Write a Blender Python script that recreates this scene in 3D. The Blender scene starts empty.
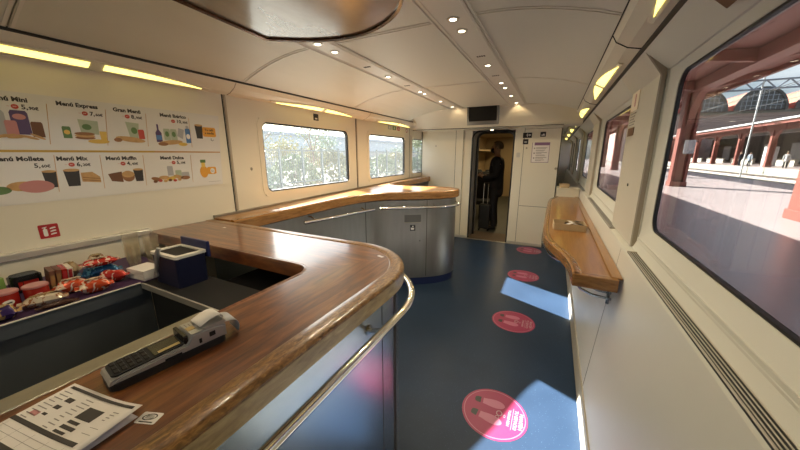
import bpy, bmesh, math, random
from mathutils import Vector, Matrix
random.seed(7)
PI = math.pi
S = bpy.context.scene
C = S.collection

# ------------------------------------------------------------------ camera
FPX = 300.0
VPX, VPY = 556.0, 155.0
TH = math.atan((225 - VPY) / FPX)
PS = math.atan((VPX - 400) / FPX * math.cos(TH))
cam = bpy.data.cameras.new('camera'); cam.sensor_width = 36; cam.sensor_fit = 'HORIZONTAL'
cam.lens = FPX / 800 * 36; cam.clip_start = 0.02; cam.clip_end = 600
co = bpy.data.objects.new('camera', cam); C.objects.link(co)
co.location = (0, 0, 1.6); co.rotation_euler = (PI/2 - TH, 0, PS)
S.camera = co
S.view_settings.view_transform = 'Standard'; S.view_settings.look = 'None'
S.view_settings.gamma = 1; S.view_settings.use_curve_mapping = False
S.view_settings.exposure = 0.0
S.cycles.transparent_max_bounces = 64

# ------------------------------------------------------------------ materials
def mat(name):
    m = bpy.data.materials.new(name); m.use_nodes = True
    nt = m.node_tree; b = nt.nodes['Principled BSDF']
    return m, nt, b
def pmat(name, col, rough=0.5, metal=0.0, var=0.0, scale=8.0, bump=0.0, bscale=200.0, coat=0.0, stretch=(1,1,1), emit=None, estr=0.0, alpha=1.0, trans=0.0, spec=0.5):
    m, nt, b = mat(name); N, L = nt.nodes, nt.links
    b.inputs['Roughness'].default_value = rough; b.inputs['Metallic'].default_value = metal
    b.inputs['Coat Weight'].default_value = coat; b.inputs['Coat Roughness'].default_value = 0.08
    b.inputs['Specular IOR Level'].default_value = spec
    b.inputs['Alpha'].default_value = alpha; b.inputs['Transmission Weight'].default_value = trans
    b.inputs['Base Color'].default_value = (*col, 1)
    tc = N.new('ShaderNodeTexCoord'); mp = N.new('ShaderNodeMapping'); mp.inputs['Scale'].default_value = stretch
    L.new(tc.outputs['Object'], mp.inputs['Vector'])
    if var > 0:
        no = N.new('ShaderNodeTexNoise'); no.inputs['Scale'].default_value = scale; no.inputs['Detail'].default_value = 4
        L.new(mp.outputs[0], no.inputs['Vector'])
        mx = N.new('ShaderNodeMix'); mx.data_type = 'RGBA'
        mx.inputs[6].default_value = (*[c*(1-var) for c in col], 1); mx.inputs[7].default_value = (*[min(1, c*(1+var)) for c in col], 1)
        L.new(no.outputs['Fac'], mx.inputs[0]); L.new(mx.outputs[2], b.inputs['Base Color'])
    if bump > 0:
        n2 = N.new('ShaderNodeTexNoise'); n2.inputs['Scale'].default_value = bscale; n2.inputs['Detail'].default_value = 2
        L.new(mp.outputs[0], n2.inputs['Vector'])
        bp = N.new('ShaderNodeBump'); bp.inputs['Strength'].default_value = bump; bp.inputs['Distance'].default_value = 0.002
        L.new(n2.outputs['Fac'], bp.inputs['Height']); L.new(bp.outputs[0], b.inputs['Normal'])
    if emit:
        b.inputs['Emission Color'].default_value = (*emit, 1); b.inputs['Emission Strength'].default_value = estr
    return m
def wood(name, c1, c2, c3, stretch, rough=0.25, coat=0.5, scale=6.0, bump=0.15):
    m, nt, b = mat(name); N, L = nt.nodes, nt.links
    tc = N.new('ShaderNodeTexCoord'); mp = N.new('ShaderNodeMapping'); mp.inputs['Scale'].default_value = stretch
    L.new(tc.outputs['Object'], mp.inputs['Vector'])
    n1 = N.new('ShaderNodeTexNoise'); n1.inputs['Scale'].default_value = scale; n1.inputs['Detail'].default_value = 8; n1.inputs['Roughness'].default_value = 0.62; n1.inputs['Distortion'].default_value = 0.6
    L.new(mp.outputs[0], n1.inputs['Vector'])
    cr = N.new('ShaderNodeValToRGB'); e = cr.color_ramp.elements
    e[0].position = 0.32; e[0].color = (*c1, 1); e[1].position = 0.7; e[1].color = (*c3, 1)
    k = e.new(0.5); k.color = (*c2, 1)
    L.new(n1.outputs['Fac'], cr.inputs[0]); L.new(cr.outputs[0], b.inputs['Base Color'])
    b.inputs['Roughness'].default_value = rough; b.inputs['Coat Weight'].default_value = coat; b.inputs['Coat Roughness'].default_value = 0.12
    bp = N.new('ShaderNodeBump'); bp.inputs['Strength'].default_value = bump; bp.inputs['Distance'].default_value = 0.002
    n2 = N.new('ShaderNodeTexNoise'); n2.inputs['Scale'].default_value = scale*6; L.new(mp.outputs[0], n2.inputs['Vector'])
    L.new(n2.outputs['Fac'], bp.inputs['Height']); L.new(bp.outputs[0], b.inputs['Normal'])
    return m
def glassmat(name, tint, refl=0.06, haze=None):
    m, nt, b = mat(name); N, L = nt.nodes, nt.links
    N.remove(b); out = N['Material Output']
    tr = N.new('ShaderNodeBsdfTransparent'); tr.inputs[0].default_value = (*tint, 1)
    gl = N.new('ShaderNodeBsdfGlossy'); gl.inputs['Roughness'].default_value = 0.02
    fr = N.new('ShaderNodeLayerWeight'); fr.inputs[0].default_value = 0.5
    pw_ = N.new('ShaderNodeMath'); pw_.operation = 'POWER'; pw_.inputs[1].default_value = 4.5; L.new(fr.outputs['Facing'], pw_.inputs[0])
    ma = N.new('ShaderNodeMath'); ma.operation = 'MULTIPLY_ADD'; ma.inputs[1].default_value = 0.35; ma.inputs[2].default_value = refl*0.5; L.new(pw_.outputs[0], ma.inputs[0])
    mx = N.new('ShaderNodeMixShader'); L.new(ma.outputs[0], mx.inputs[0]); L.new(tr.outputs[0], mx.inputs[1]); L.new(gl.outputs[0], mx.inputs[2])
    last = mx
    if haze:
        df = N.new('ShaderNodeBsdfTranslucent'); df.inputs[0].default_value = (*haze[1], 1)
        m2 = N.new('ShaderNodeMixShader'); m2.inputs[0].default_value = haze[0]
        L.new(mx.outputs[0], m2.inputs[1]); L.new(df.outputs[0], m2.inputs[2]); last = m2
    L.new(last.outputs[0], out.inputs[0])
    return m
def emat(name, col, st):
    m, nt, b = mat(name)
    b.inputs['Base Color'].default_value = (0.8, 0.8, 0.8, 1)
    b.inputs['Emission Color'].default_value = (*col, 1); b.inputs['Emission Strength'].default_value = st
    return m

M = {}
M['cream'] = pmat('cream_laminate', (0.75, 0.70, 0.585), 0.42, bump=0.10, bscale=420, var=0.03, scale=3)
M['cream_r'] = pmat('cream_side_panel', (0.70, 0.69, 0.635), 0.36, bump=0.12, bscale=380, var=0.04, scale=2.5)
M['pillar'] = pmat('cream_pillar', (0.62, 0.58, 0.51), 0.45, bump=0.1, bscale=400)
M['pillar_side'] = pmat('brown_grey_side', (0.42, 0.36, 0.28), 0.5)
M['ceil'] = pmat('ceiling_panel', (0.68, 0.665, 0.575), 0.42, bump=0.12, bscale=300)
M['perf'] = pmat('perforated_ceiling', (0.70, 0.685, 0.62), 0.34, metal=0.05, bump=0.35, bscale=260)
M['rail_cream'] = pmat('ceiling_rail', (0.74, 0.71, 0.64), 0.35)
M['strip'] = pmat('ceiling_strip', (0.70, 0.67, 0.60), 0.35, bump=0.05)
M['dark_gap'] = pmat('dark_gap', (0.02, 0.018, 0.016), 0.7)
M['black'] = pmat('black_rubber', (0.012, 0.012, 0.013), 0.45)
M['black_gloss'] = pmat('black_plastic', (0.014, 0.014, 0.016), 0.18)
M['charcoal'] = pmat('charcoal_laminate', (0.028, 0.030, 0.034), 0.4, var=0.15, scale=5)
M['trayfront'] = pmat('grey_blue_front', (0.105, 0.12, 0.14), 0.4, var=0.08, scale=4)
M['steel'] = pmat('brushed_steel', (0.43, 0.50, 0.57), 0.27, metal=0.9, var=0.12, scale=3, stretch=(1, 1, 9), bump=0.05, bscale=90)
M['steel_b'] = pmat('brushed_steel_dull', (0.31, 0.31, 0.30), 0.36, metal=0.88, var=0.15, scale=3, stretch=(6, 6, 1), bump=0.05, bscale=90)
M['chrome'] = pmat('chrome', (0.82, 0.80, 0.76), 0.1, metal=1.0)
M['alu'] = pmat('worn_aluminium', (0.38, 0.35, 0.29), 0.36, metal=0.9, var=0.25, scale=14, bump=0.2, bscale=60)
M['slat'] = pmat('grille_slat', (0.60, 0.57, 0.50), 0.4, metal=0.4)
M['matt_black'] = pmat('matt_black', (0.014, 0.014, 0.016), 0.6, spec=0.25)
M['white_metal'] = pmat('satin_metal', (0.6, 0.58, 0.54), 0.35, metal=0.6)
M['blue_plinth'] = pmat('blue_plinth', (0.012, 0.025, 0.11), 0.45)
M['wood_bar'] = wood('mahogany_bar', (0.055, 0.015, 0.005), (0.15, 0.047, 0.012), (0.27, 0.10, 0.028), (7, 0.8, 3), 0.28, 0.55)
M['wood_wing'] = wood('mahogany_wing', (0.055, 0.015, 0.005), (0.15, 0.047, 0.012), (0.27, 0.10, 0.028), (0.8, 7, 3), 0.28, 0.55)
M['wood_edge'] = wood('worn_edge_wood', (0.07, 0.03, 0.010), (0.21, 0.10, 0.03), (0.40, 0.22, 0.075), (16, 5, 10), 0.28, 0.45, scale=8, bump=0.15)
M['wood_face'] = wood('tan_edge_face', (0.26, 0.17, 0.07), (0.40, 0.28, 0.12), (0.54, 0.40, 0.19), (3, 3, 14), 0.3, 0.45, scale=4)
M['oak'] = wood('honey_oak', (0.27, 0.115, 0.028), (0.33, 0.15, 0.038), (0.39, 0.19, 0.052), (11, 0.7, 6), 0.28, 0.4, scale=5, bump=0.0)
M['oak_x'] = wood('honey_oak_edge', (0.18, 0.075, 0.02), (0.30, 0.14, 0.04), (0.40, 0.20, 0.06), (2, 2, 12), 0.26, 0.5, scale=5)
M['soffit'] = wood('dark_soffit', (0.12, 0.075, 0.045), (0.17, 0.11, 0.07), (0.21, 0.15, 0.10), (1.5, 0.6, 1), 0.22, 0.5, scale=2, bump=0.02)
M['soffit_rim'] = wood('soffit_rim', (0.03, 0.01, 0.005), (0.07, 0.025, 0.01), (0.12, 0.05, 0.02), (1, 1, 5), 0.25, 0.5)
M['paper'] = pmat('paper_white', (0.78, 0.74, 0.72), 0.6)
M['paper_b'] = pmat('paper_lilac', (0.62, 0.58, 0.62), 0.6)
M['ink'] = pmat('print_ink', (0.035, 0.03, 0.03), 0.5)
M['ink_soft'] = pmat('print_grey', (0.28, 0.25, 0.25), 0.5)
M['poster'] = pmat('poster_gloss', (0.74, 0.72, 0.70), 0.16, coat=0.3)
M['gold_line'] = pmat('mustard_print', (0.55, 0.34, 0.06), 0.4)
M['orange_line'] = pmat('thin_orange_print', (0.55, 0.30, 0.12), 0.4)
M['red_print'] = pmat('red_print', (0.52, 0.07, 0.05), 0.4)
M['purple_print'] = pmat('purple_print', (0.10, 0.06, 0.16), 0.4)
M['pink_print'] = pmat('pink_print', (0.55, 0.24, 0.24), 0.4)
M['bread'] = pmat('bread_print', (0.55, 0.33, 0.14), 0.5, var=0.3, scale=40)
M['bread_d'] = pmat('toast_print', (0.30, 0.14, 0.06), 0.5, var=0.3, scale=40)
M['green_print'] = pmat('green_print', (0.12, 0.22, 0.08), 0.4)
M['leaf_print'] = pmat('pale_green_print', (0.40, 0.46, 0.34), 0.4)
M['blue_print'] = pmat('blue_print', (0.08, 0.20, 0.45), 0.4)
M['yellow_print'] = pmat('yellow_print', (0.72, 0.48, 0.10), 0.4)
M['orange_print'] = pmat('orange_print', (0.75, 0.36, 0.05), 0.4)
M['cup_print'] = pmat('cup_print', (0.035, 0.03, 0.03), 0.4)
M['grey_print'] = pmat('grey_print', (0.40, 0.40, 0.42), 0.4)
M['brown_print'] = pmat('brown_print', (0.16, 0.07, 0.03), 0.4)
M['sign_red'] = pmat('sign_red', (0.40, 0.02, 0.025), 0.35)
M['sign_black'] = pmat('sign_black', (0.012, 0.012, 0.02), 0.35)
M['sign_white'] = pmat('sign_white', (0.8, 0.78, 0.75), 0.4)
M['magenta'] = pmat('decal_pink', (0.29, 0.022, 0.088), 0.4, var=0.08, scale=6)
M['pale_pink'] = pmat('decal_pale_pink', (0.46, 0.15, 0.24), 0.4)
M['decal_print'] = pmat('decal_light_print', (0.42, 0.28, 0.32), 0.5)
M['lilac_band'] = pmat('lilac_band', (0.22, 0.12, 0.24), 0.4)
M['lens'] = emat('warm_lens', (1.0, 0.80, 0.17), 2.8)
M['lens_w'] = emat('downlight_lens', (1.0, 0.86, 0.62), 9.0)
M['screen'] = pmat('tv_screen', (0.01, 0.01, 0.012), 0.12)
M['tv'] = pmat('tv_grey', (0.13, 0.13, 0.13), 0.4)
M['glass_r'] = glassmat('platform_side_glass', (0.58, 0.60, 0.605))
M['glass_l'] = glassmat('track_side_glass', (0.94, 0.965, 0.965), haze=(0.012, (0.9, 0.95, 0.95)))
M['cupclear'] = glassmat('clear_cup', (0.985, 0.98, 0.965), haze=(0.07, (0.95, 0.92, 0.85)))
M['navy'] = pmat('navy_plastic', (0.012, 0.022, 0.11), 0.32)
M['navy_d'] = pmat('dark_blue_plastic', (0.007, 0.010, 0.042), 0.45)
M['white_pl'] = pmat('white_plastic', (0.78, 0.74, 0.68), 0.4)
M['silver'] = pmat('silver_plastic', (0.48, 0.48, 0.48), 0.28, metal=0.5)
M['key'] = pmat('rubber_key', (0.022, 0.02, 0.02), 0.6, spec=0.2)
M['lcd'] = pmat('lcd', (0.035, 0.033, 0.03), 0.2)
M['lcd_glare'] = pmat('glare_and_label_tan', (0.55, 0.42, 0.22), 0.3, metal=0.6)  # painted glare tone for the terminal screen, also colours its small label
M['purple_mat'] = pmat('purple_mat', (0.05, 0.02, 0.075), 0.6)
def foil(name, c, metal=0.35): return pmat(name, c, 0.22, metal=metal, var=0.25, scale=25, bump=0.6, bscale=45)
def printed(name, c1, c2, metal=0.25, th=0.56, sc=34):
    m = pmat(name, c1, 0.22, metal=metal, bump=0.6, bscale=45); nt = m.node_tree; N, L = nt.nodes, nt.links; b = N['Principled BSDF']
    tc = N.new('ShaderNodeTexCoord'); no = N.new('ShaderNodeTexNoise'); no.inputs['Scale'].default_value = sc; no.inputs['Detail'].default_value = 1; no.inputs['Distortion'].default_value = 1.2
    L.new(tc.outputs['Object'], no.inputs['Vector']); cr = N.new('ShaderNodeValToRGB'); e = cr.color_ramp.elements
    e[0].position = th-0.02; e[0].color = (*c1, 1); e[1].position = th+0.02; e[1].color = (*c2, 1)
    L.new(no.outputs['Fac'], cr.inputs[0]); L.new(cr.outputs[0], b.inputs['Base Color']); return m
M['foil_red'] = printed('red_printed_foil', (0.45, 0.025, 0.015), (0.70, 0.55, 0.45)); M['foil_orange'] = printed('orange_printed_foil', (0.55, 0.07, 0.02), (0.75, 0.62, 0.50), th=0.54)
M['foil_gold'] = foil('gold_foil', (0.55, 0.38, 0.16), 0.6); M['foil_blue'] = printed('blue_printed_foil', (0.015, 0.10, 0.25), (0.10, 0.35, 0.55), th=0.56)
M['foil_purple'] = printed('purple_printed_foil', (0.04, 0.02, 0.12), (0.55, 0.38, 0.14), th=0.52); M['foil_tan'] = foil('tan_foil', (0.50, 0.38, 0.24))
M['foil_choc'] = foil('chocolate_foil', (0.06, 0.025, 0.018)); M['foil_cream'] = printed('cream_printed_foil', (0.62, 0.52, 0.40), (0.30, 0.12, 0.05), th=0.55, sc=45)
M['tin_red'] = pmat('red_tin', (0.36, 0.02, 0.015), 0.25); M['tin_lid'] = pmat('pink_tin_lid', (0.55, 0.24, 0.24), 0.3, metal=0.3)
M['box_green'] = pmat('green_carton', (0.22, 0.36, 0.08), 0.45); M['box_brown'] = pmat('brown_carton', (0.12, 0.045, 0.025), 0.4)
M['box_white'] = pmat('white_carton', (0.62, 0.55, 0.48), 0.4)
M['tan_tray'] = pmat('card_tray', (0.48, 0.36, 0.22), 0.7, var=0.1, scale=20)
M['seat'] = pmat('dark_seat', (0.02, 0.025, 0.03), 0.7); M['coat'] = pmat('black_coat', (0.006, 0.006, 0.009), 0.9)
M['skin'] = pmat('skin', (0.42, 0.24, 0.16), 0.55); M['hair'] = pmat('grey_blond_hair', (0.16, 0.11, 0.065), 0.6, var=0.3, scale=60)
M['coach_wall'] = pmat('coach_wall', (0.42, 0.33, 0.2), 0.5)
M['coach_floor'] = pmat('coach_floor', (0.05, 0.055, 0.045), 0.6, var=0.3, scale=20)
M['mat_brown'] = pmat('threshold_mat', (0.13, 0.09, 0.055), 0.8, var=0.3, scale=60)
M['gang'] = pmat('gangway_grey', (0.34, 0.33, 0.31), 0.5)
# floor: dark speckled navy vinyl
m, nt, b = mat('speckled_vinyl'); N, L = nt.nodes, nt.links
tc = N.new('ShaderNodeTexCoord'); vo = N.new('ShaderNodeTexVoronoi'); vo.inputs['Scale'].default_value = 70
L.new(tc.outputs['Object'], vo.inputs['Vector'])
cr = N.new('ShaderNodeValToRGB'); e = cr.color_ramp.elements; e[0].position = 0.0; e[0].color = (0.13, 0.21, 0.32, 1); e[1].position = 0.15; e[1].color = (0.030, 0.056, 0.108, 1)
L.new(vo.outputs['Distance'], cr.inputs[0])
no = N.new('ShaderNodeTexNoise'); no.inputs['Scale'].default_value = 2.2; no.inputs['Detail'].default_value = 6; L.new(tc.outputs['Object'], no.inputs['Vector'])
mx = N.new('ShaderNodeMix'); mx.data_type = 'RGBA'; mx.blend_type = 'MULTIPLY'; mx.inputs[0].default_value = 0.5
L.new(cr.outputs[0], mx.inputs[6]); L.new(no.outputs['Fac'], mx.inputs[7]); L.new(mx.outputs[2], b.inputs['Base Color'])
mr = N.new('ShaderNodeMapRange'); mr.inputs[3].default_value = 0.28; mr.inputs[4].default_value = 0.5; L.new(no.outputs['Fac'], mr.inputs[0]); L.new(mr.outputs[0], b.inputs['Roughness'])
b.inputs['Specular IOR Level'].default_value = 0.18
M['floor'] = m
# outdoors
M['platform'] = pmat('platform_paving', (0.40, 0.325, 0.31), 0.30, var=0.16, scale=1.2, stretch=(1, 0.6, 1), bump=0.1, bscale=15)
M['kerb'] = pmat('kerb_stone', (0.30, 0.28, 0.235), 0.7, var=0.15, scale=4)
M['track'] = pmat('ballast', (0.42, 0.42, 0.37), 0.9, var=0.4, scale=10)
M['rail'] = pmat('rail_steel', (0.25, 0.2, 0.17), 0.4, metal=0.7)
M['red_steel'] = pmat('oxide_red_paint', (0.20, 0.062, 0.045), 0.5, var=0.12, scale=3)
M['red_under'] = pmat('canopy_boards', (0.20, 0.075, 0.06), 0.6, var=0.2, scale=2, stretch=(6, 1, 1))
M['roof_grey'] = pmat('canopy_roof', (0.4, 0.38, 0.35), 0.7)
M['white_gutter'] = pmat('white_gutter', (0.46, 0.46, 0.45), 0.5)
M['tile'] = pmat('clay_tile', (0.46, 0.15, 0.10), 0.7, var=0.15, scale=2)
M['brick'] = pmat('brick_wall', (0.42, 0.30, 0.26), 0.8, var=0.2, scale=3)
M['vault'] = pmat('dark_vault', (0.11, 0.10, 0.09), 0.5, var=0.25, scale=3)
M['st_dark'] = pmat('station_wall', (0.08, 0.065, 0.055), 0.8, var=0.3, scale=1.5)
M['gal'] = pmat('galvanised', (0.42, 0.44, 0.47), 0.5, metal=0.4)
M['cable'] = pmat('cable', (0.05, 0.05, 0.05), 0.5)
M['ground'] = pmat('dry_ground', (0.13, 0.12, 0.095), 0.9, var=0.3, scale=2)
M['fence'] = pmat('fence_paint', (0.12, 0.14, 0.14), 0.5)
M['bark'] = pmat('bark', (0.15, 0.11, 0.08), 0.9)
M['leaf_a'] = pmat('olive_leaf', (0.20, 0.24, 0.13), 0.7, var=0.3, scale=5)
M['leaf_b'] = pmat('yellow_leaf', (0.27, 0.25, 0.12), 0.7, var=0.3, scale=5)
M['leaf_c'] = pmat('grey_green_leaf', (0.18, 0.24, 0.18), 0.7, var=0.3, scale=5)
M['shed'] = pmat('blue_grey_shed', (0.30, 0.36, 0.42), 0.6)
M['shell'] = pmat('train_skin', (0.6, 0.6, 0.62), 0.4)

# ------------------------------------------------------------------ mesh helpers
def B(): return bmesh.new()
def box(bm, x0, x1, y0, y1, z0, z1, bev=0.0, seg=2, mtx=None):
    t = bmesh.new()
    bmesh.ops.create_cube(t, size=1)
    for v in t.verts:
        v.co = Vector((x0 + (v.co.x+.5)*(x1-x0), y0 + (v.co.y+.5)*(y1-y0), z0 + (v.co.z+.5)*(z1-z0)))
    if bev > 0: bmesh.ops.bevel(t, geom=list(t.edges), offset=bev, segments=seg, affect='EDGES', profile=0.5)
    merge(bm, t, mtx)
def merge(bm, t, mtx=None):
    if mtx is not None: bmesh.ops.transform(t, matrix=mtx, verts=t.verts)
    mp = {v: bm.verts.new(v.co) for v in t.verts}
    for f in t.faces:
        try: bm.faces.new([mp[v] for v in f.verts])
        except ValueError: pass
    t.free()
def prism(bm, pts, z0, z1, mtx=None, bev=0.0):
    """polygon in xy extruded along z, then moved by mtx"""
    t = bmesh.new()
    a = [t.verts.new((p[0], p[1], z0)) for p in pts]; b = [t.verts.new((p[0], p[1], z1)) for p in pts]
    n = len(pts); t.faces.new(a[::-1]); top = t.faces.new(b)
    for i in range(n): t.faces.new((a[i], a[(i+1) % n], b[(i+1) % n], b[i]))
    bmesh.ops.recalc_face_normals(t, faces=t.faces)
    if bev > 0:
        bmesh.ops.bevel(t, geom=[e for e in t.edges if abs(e.verts[0].co.z-e.verts[1].co.z) < 1e-6], offset=bev, segments=2, affect='EDGES')
    merge(bm, t, mtx)
def ringp(bm, outer, inner, z0, z1, mtx=None, zi=None):
    """flat ring between two loops of equal count (outer at z1, inner at zi), thickness back to z0"""
    t = bmesh.new(); n = len(outer); zi = z1 if zi is None else zi
    o1 = [t.verts.new((*p, z1)) for p in outer]; i1 = [t.verts.new((*p, zi)) for p in inner]
    o0 = [t.verts.new((*p, z0)) for p in outer]; i0 = [t.verts.new((*p, z0)) for p in inner]
    for k in range(n):
        j = (k+1) % n
        for q in ((o1[k], o1[j], i1[j], i1[k]), (o0[k], i0[k], i0[j], o0[j]), (o1[k], o0[k], o0[j], o1[j]), (i1[k], i1[j], i0[j], i0[k])):
            t.faces.new(q)
    bmesh.ops.recalc_face_normals(t, faces=t.faces)
    merge(bm, t, mtx)
def rrect(x0, y0, x1, y1, r, n=6):
    out = []
    for cx, cy, a0 in ((x1-r, y1-r, 0), (x0+r, y1-r, PI/2), (x0+r, y0+r, PI), (x1-r, y0+r, 1.5*PI)):
        for k in range(n+1):
            a = a0 + PI/2*k/n; out.append((cx + r*math.cos(a), cy + r*math.sin(a)))
    return out
def ellipse(cx, cy, rx, ry, n=28, rot=0.0):
    c, s = math.cos(rot), math.sin(rot); o = []
    for k in range(n):
        a = 2*PI*k/n; x, y = rx*math.cos(a), ry*math.sin(a); o.append((cx + c*x - s*y, cy + s*x + c*y))
    return o
def tube(bm, path, r, n=10, caps=True, closed=False):
    path = [Vector(p) for p in path]; m = len(path); rings = []
    up = None
    for i, p in enumerate(path):
        if closed: d = path[(i+1) % m] - path[i-1]
        else: d = path[min(i+1, m-1)] - path[max(i-1, 0)]
        d.normalize()
        if up is None:
            up = Vector((0, 0, 1)) if abs(d.z) < 0.9 else Vector((1, 0, 0))
        a = d.cross(up); 
        if a.length < 1e-5: a = d.cross(Vector((0.3, 1, 0.2)))
        a.normalize(); b = a.cross(d).normalized(); up = b
        rr = r[i] if isinstance(r, (list, tuple)) else r
        rings.append([bm.verts.new(p + a*rr*math.cos(2*PI*k/n) + b*rr*math.sin(2*PI*k/n)) for k in range(n)])
    for i in range(m if closed else m-1):
        A, Bq = rings[i], rings[(i+1) % m]
        for k in range(n): bm.faces.new((A[k], A[(k+1) % n], Bq[(k+1) % n], Bq[k]))
    if caps and not closed: bm.faces.new(rings[0][::-1]); bm.faces.new(rings[-1])
def lathe(bm, prof, cx=0, cy=0, n=24, mtx=None, open_=False):
    t = bmesh.new(); rings = []
    for r, z in prof: rings.append([t.verts.new((cx + r*math.cos(2*PI*k/n), cy + r*math.sin(2*PI*k/n), z)) for k in range(n)])
    for i in range(len(prof)-1):
        for k in range(n): t.faces.new((rings[i][k], rings[i][(k+1) % n], rings[i+1][(k+1) % n], rings[i+1][k]))
    shut = prof[0] == prof[-1] or open_
    if prof[0][0] > 1e-5 and not shut: t.faces.new(rings[0][::-1])
    if prof[-1][0] > 1e-5 and not shut: t.faces.new(rings[-1])
    bmesh.ops.remove_doubles(t, verts=t.verts, dist=1e-6)
    merge(bm, t, mtx)
def offs(path, d):
    """offset an open 2D path to its left by d (mitred)"""
    out = []
    for i, p in enumerate(path):
        a = path[max(i-1, 0)]; c = path[min(i+1, len(path)-1)]
        n1 = None
        segs = []
        if i > 0: segs.append((p[0]-a[0], p[1]-a[1]))
        if i < len(path)-1: segs.append((c[0]-p[0], c[1]-p[1]))
        ns = []
        for s in segs:
            l = math.hypot(*s); ns.append((-s[1]/l, s[0]/l))
        nx = sum(q[0] for q in ns)/len(ns); ny = sum(q[1] for q in ns)/len(ns)
        l2 = nx*nx+ny*ny; out.append((p[0]+nx*d/max(l2, .3), p[1]+ny*d/max(l2, .3)))
    return out
def sweep(bm, path, prof, closed_prof=True):
    """prof: list of (offset to the left of the path, z); path 2D"""
    loops = [offs(path, d) for d, z in prof]
    vs = [[bm.verts.new((x, y, z)) for (x, y) in lp] for lp, (d, z) in zip(loops, prof)]
    m = len(prof); fs = []
    for i in range(m if closed_prof else m-1):
        A, Bq = vs[i], vs[(i+1) % m]
        for k in range(len(path)-1): fs.append(bm.faces.new((A[k], A[k+1], Bq[k+1], Bq[k])))
    if closed_prof:
        fs.append(bm.faces.new([v[0] for v in vs])); fs.append(bm.faces.new([v[-1] for v in vs][::-1]))
    bmesh.ops.recalc_face_normals(bm, faces=bm.faces)
def extr_y(bm, prof, y0, y1):
    """polygon (x,z) extruded along y"""
    prism(bm, [(p[0], p[1]) for p in prof], y0, y1, Matrix(((1, 0, 0, 0), (0, 0, 1, 0), (0, 1, 0, 0), (0, 0, 0, 1))))
def arc(cx, cy, r, a0, a1, n=12, ry=None):
    ry = ry or r
    return [(cx + r*math.cos(math.radians(a0+(a1-a0)*k/n)), cy + ry*math.sin(math.radians(a0+(a1-a0)*k/n))) for k in range(n+1)]
def frame(o, x, y, z): 
    return Matrix(((x[0], y[0], z[0], o[0]), (x[1], y[1], z[1], o[1]), (x[2], y[2], z[2], o[2]), (0, 0, 0, 1)))
WL = lambda y, z, x=-2.4: frame((x, y, z), (0, 1, 0), (0, 0, 1), (1, 0, 0))       # left wall, seen from the room
WE = lambda x, z, y=5.7: frame((x, y, z), (1, 0, 0), (0, 0, 1), (0, -1, 0))       # end wall
WR = lambda y, z, x=0.404: frame((x, y, z), (0, -1, 0), (0, 0, 1), (-1, 0, 0))     # right wall
FL = lambda x, y, z=0.0: frame((x, y, z), (0, -1, 0), (1, 0, 0), (0, 0, 1))       # floor decals

ORG = {}
def obj(name, bm, m, parent=None, smooth=False, label=None):
    o0 = ORG.get(parent.name, Vector((0, 0, 0))) if parent else Vector((0, 0, 0))
    if o0.length > 0: bmesh.ops.translate(bm, vec=-o0, verts=bm.verts)
    me = bpy.data.meshes.new(name); bm.to_mesh(me); bm.free()
    me.materials.append(M[m] if isinstance(m, str) else m)
    if smooth:
        for p in me.polygons: p.use_smooth = True
        try: me.set_sharp_from_angle(angle=math.radians(40))
        except Exception: pass
    o = bpy.data.objects.new(name, me); C.objects.link(o)
    if parent: o.parent = parent; ORG[o.name] = o0
    if label: o['label'] = label
    return o
def tag(o, label, cat, group=None, kind=None):
    o['label'] = label; o['category'] = cat
    if group: o['group'] = group
    if kind: o['kind'] = kind
    return o
def thing(name, label, cat, loc=(0, 0, 0), group=None, rz=0.0):
    o = bpy.data.objects.new(name, None); C.objects.link(o); o.location = loc; o.rotation_euler = (0, 0, rz); o.empty_display_size = 0.05
    if rz == 0.0: ORG[o.name] = Vector(loc)
    return tag(o, label, cat, group)
def struct(name, bm, m, parent=None, smooth=False):
    o = obj(name, bm, m, parent, smooth)
    if not parent: o['kind'] = 'structure'
    return o
def dup(root, loc=None, rz=None, label=None, group=None):
    r = root.copy(); C.objects.link(r)
    if loc is not None: r.location = loc
    if rz is not None: r.rotation_euler = (0, 0, rz)
    if label: r['label'] = label
    if group: r['group'] = group
    for ch in list(root.children):
        c = ch.copy(); C.objects.link(c); c.parent = r
        for g in list(ch.children):
            d = g.copy(); C.objects.link(d); d.parent = c
    return r
def text_bm(bm, s, size, mtx, align='CENTER', bold=0.0, ext=0.0003):
    cu = bpy.data.curves.new('lettering', 'FONT'); cu.body = s; cu.size = size; cu.align_x = align; cu.align_y = 'CENTER'
    cu.extrude = ext; cu.offset = bold; cu.resolution_u = 2
    t = bpy.data.objects.new('lettering', cu); C.objects.link(t)
    dg = bpy.context.evaluated_depsgraph_get(); dg.update()
    me = bpy.data.meshes.new_from_object(t.evaluated_get(dg))
    tb = bmesh.new(); tb.from_mesh(me); bpy.data.objects.remove(t); bpy.data.meshes.remove(me); bpy.data.curves.remove(cu)
    merge(bm, tb, mtx)
def plate(bm, pts, mtx, lay=1, th=0.0004):
    prism(bm, pts, 0.0, 0.0006*lay, mtx)
def area(name, loc, size, energy, col, rot):
    l = bpy.data.lights.new(name, 'AREA'); l.shape = 'RECTANGLE'; l.size, l.size_y = size; l.energy = energy; l.color = col
    o = bpy.data.objects.new(name, l); C.objects.link(o); o.location = loc; o.rotation_euler = rot
    return o
def spot(name, loc, energy, col, angle=130, blend=0.6, rad=0.02):
    l = bpy.data.lights.new(name, 'SPOT'); l.energy = energy; l.color = col; l.spot_size = math.radians(angle); l.spot_blend = blend; l.shadow_soft_size = rad
    o = bpy.data.objects.new(name, l); C.objects.link(o); o.location = loc
    return o

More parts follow.
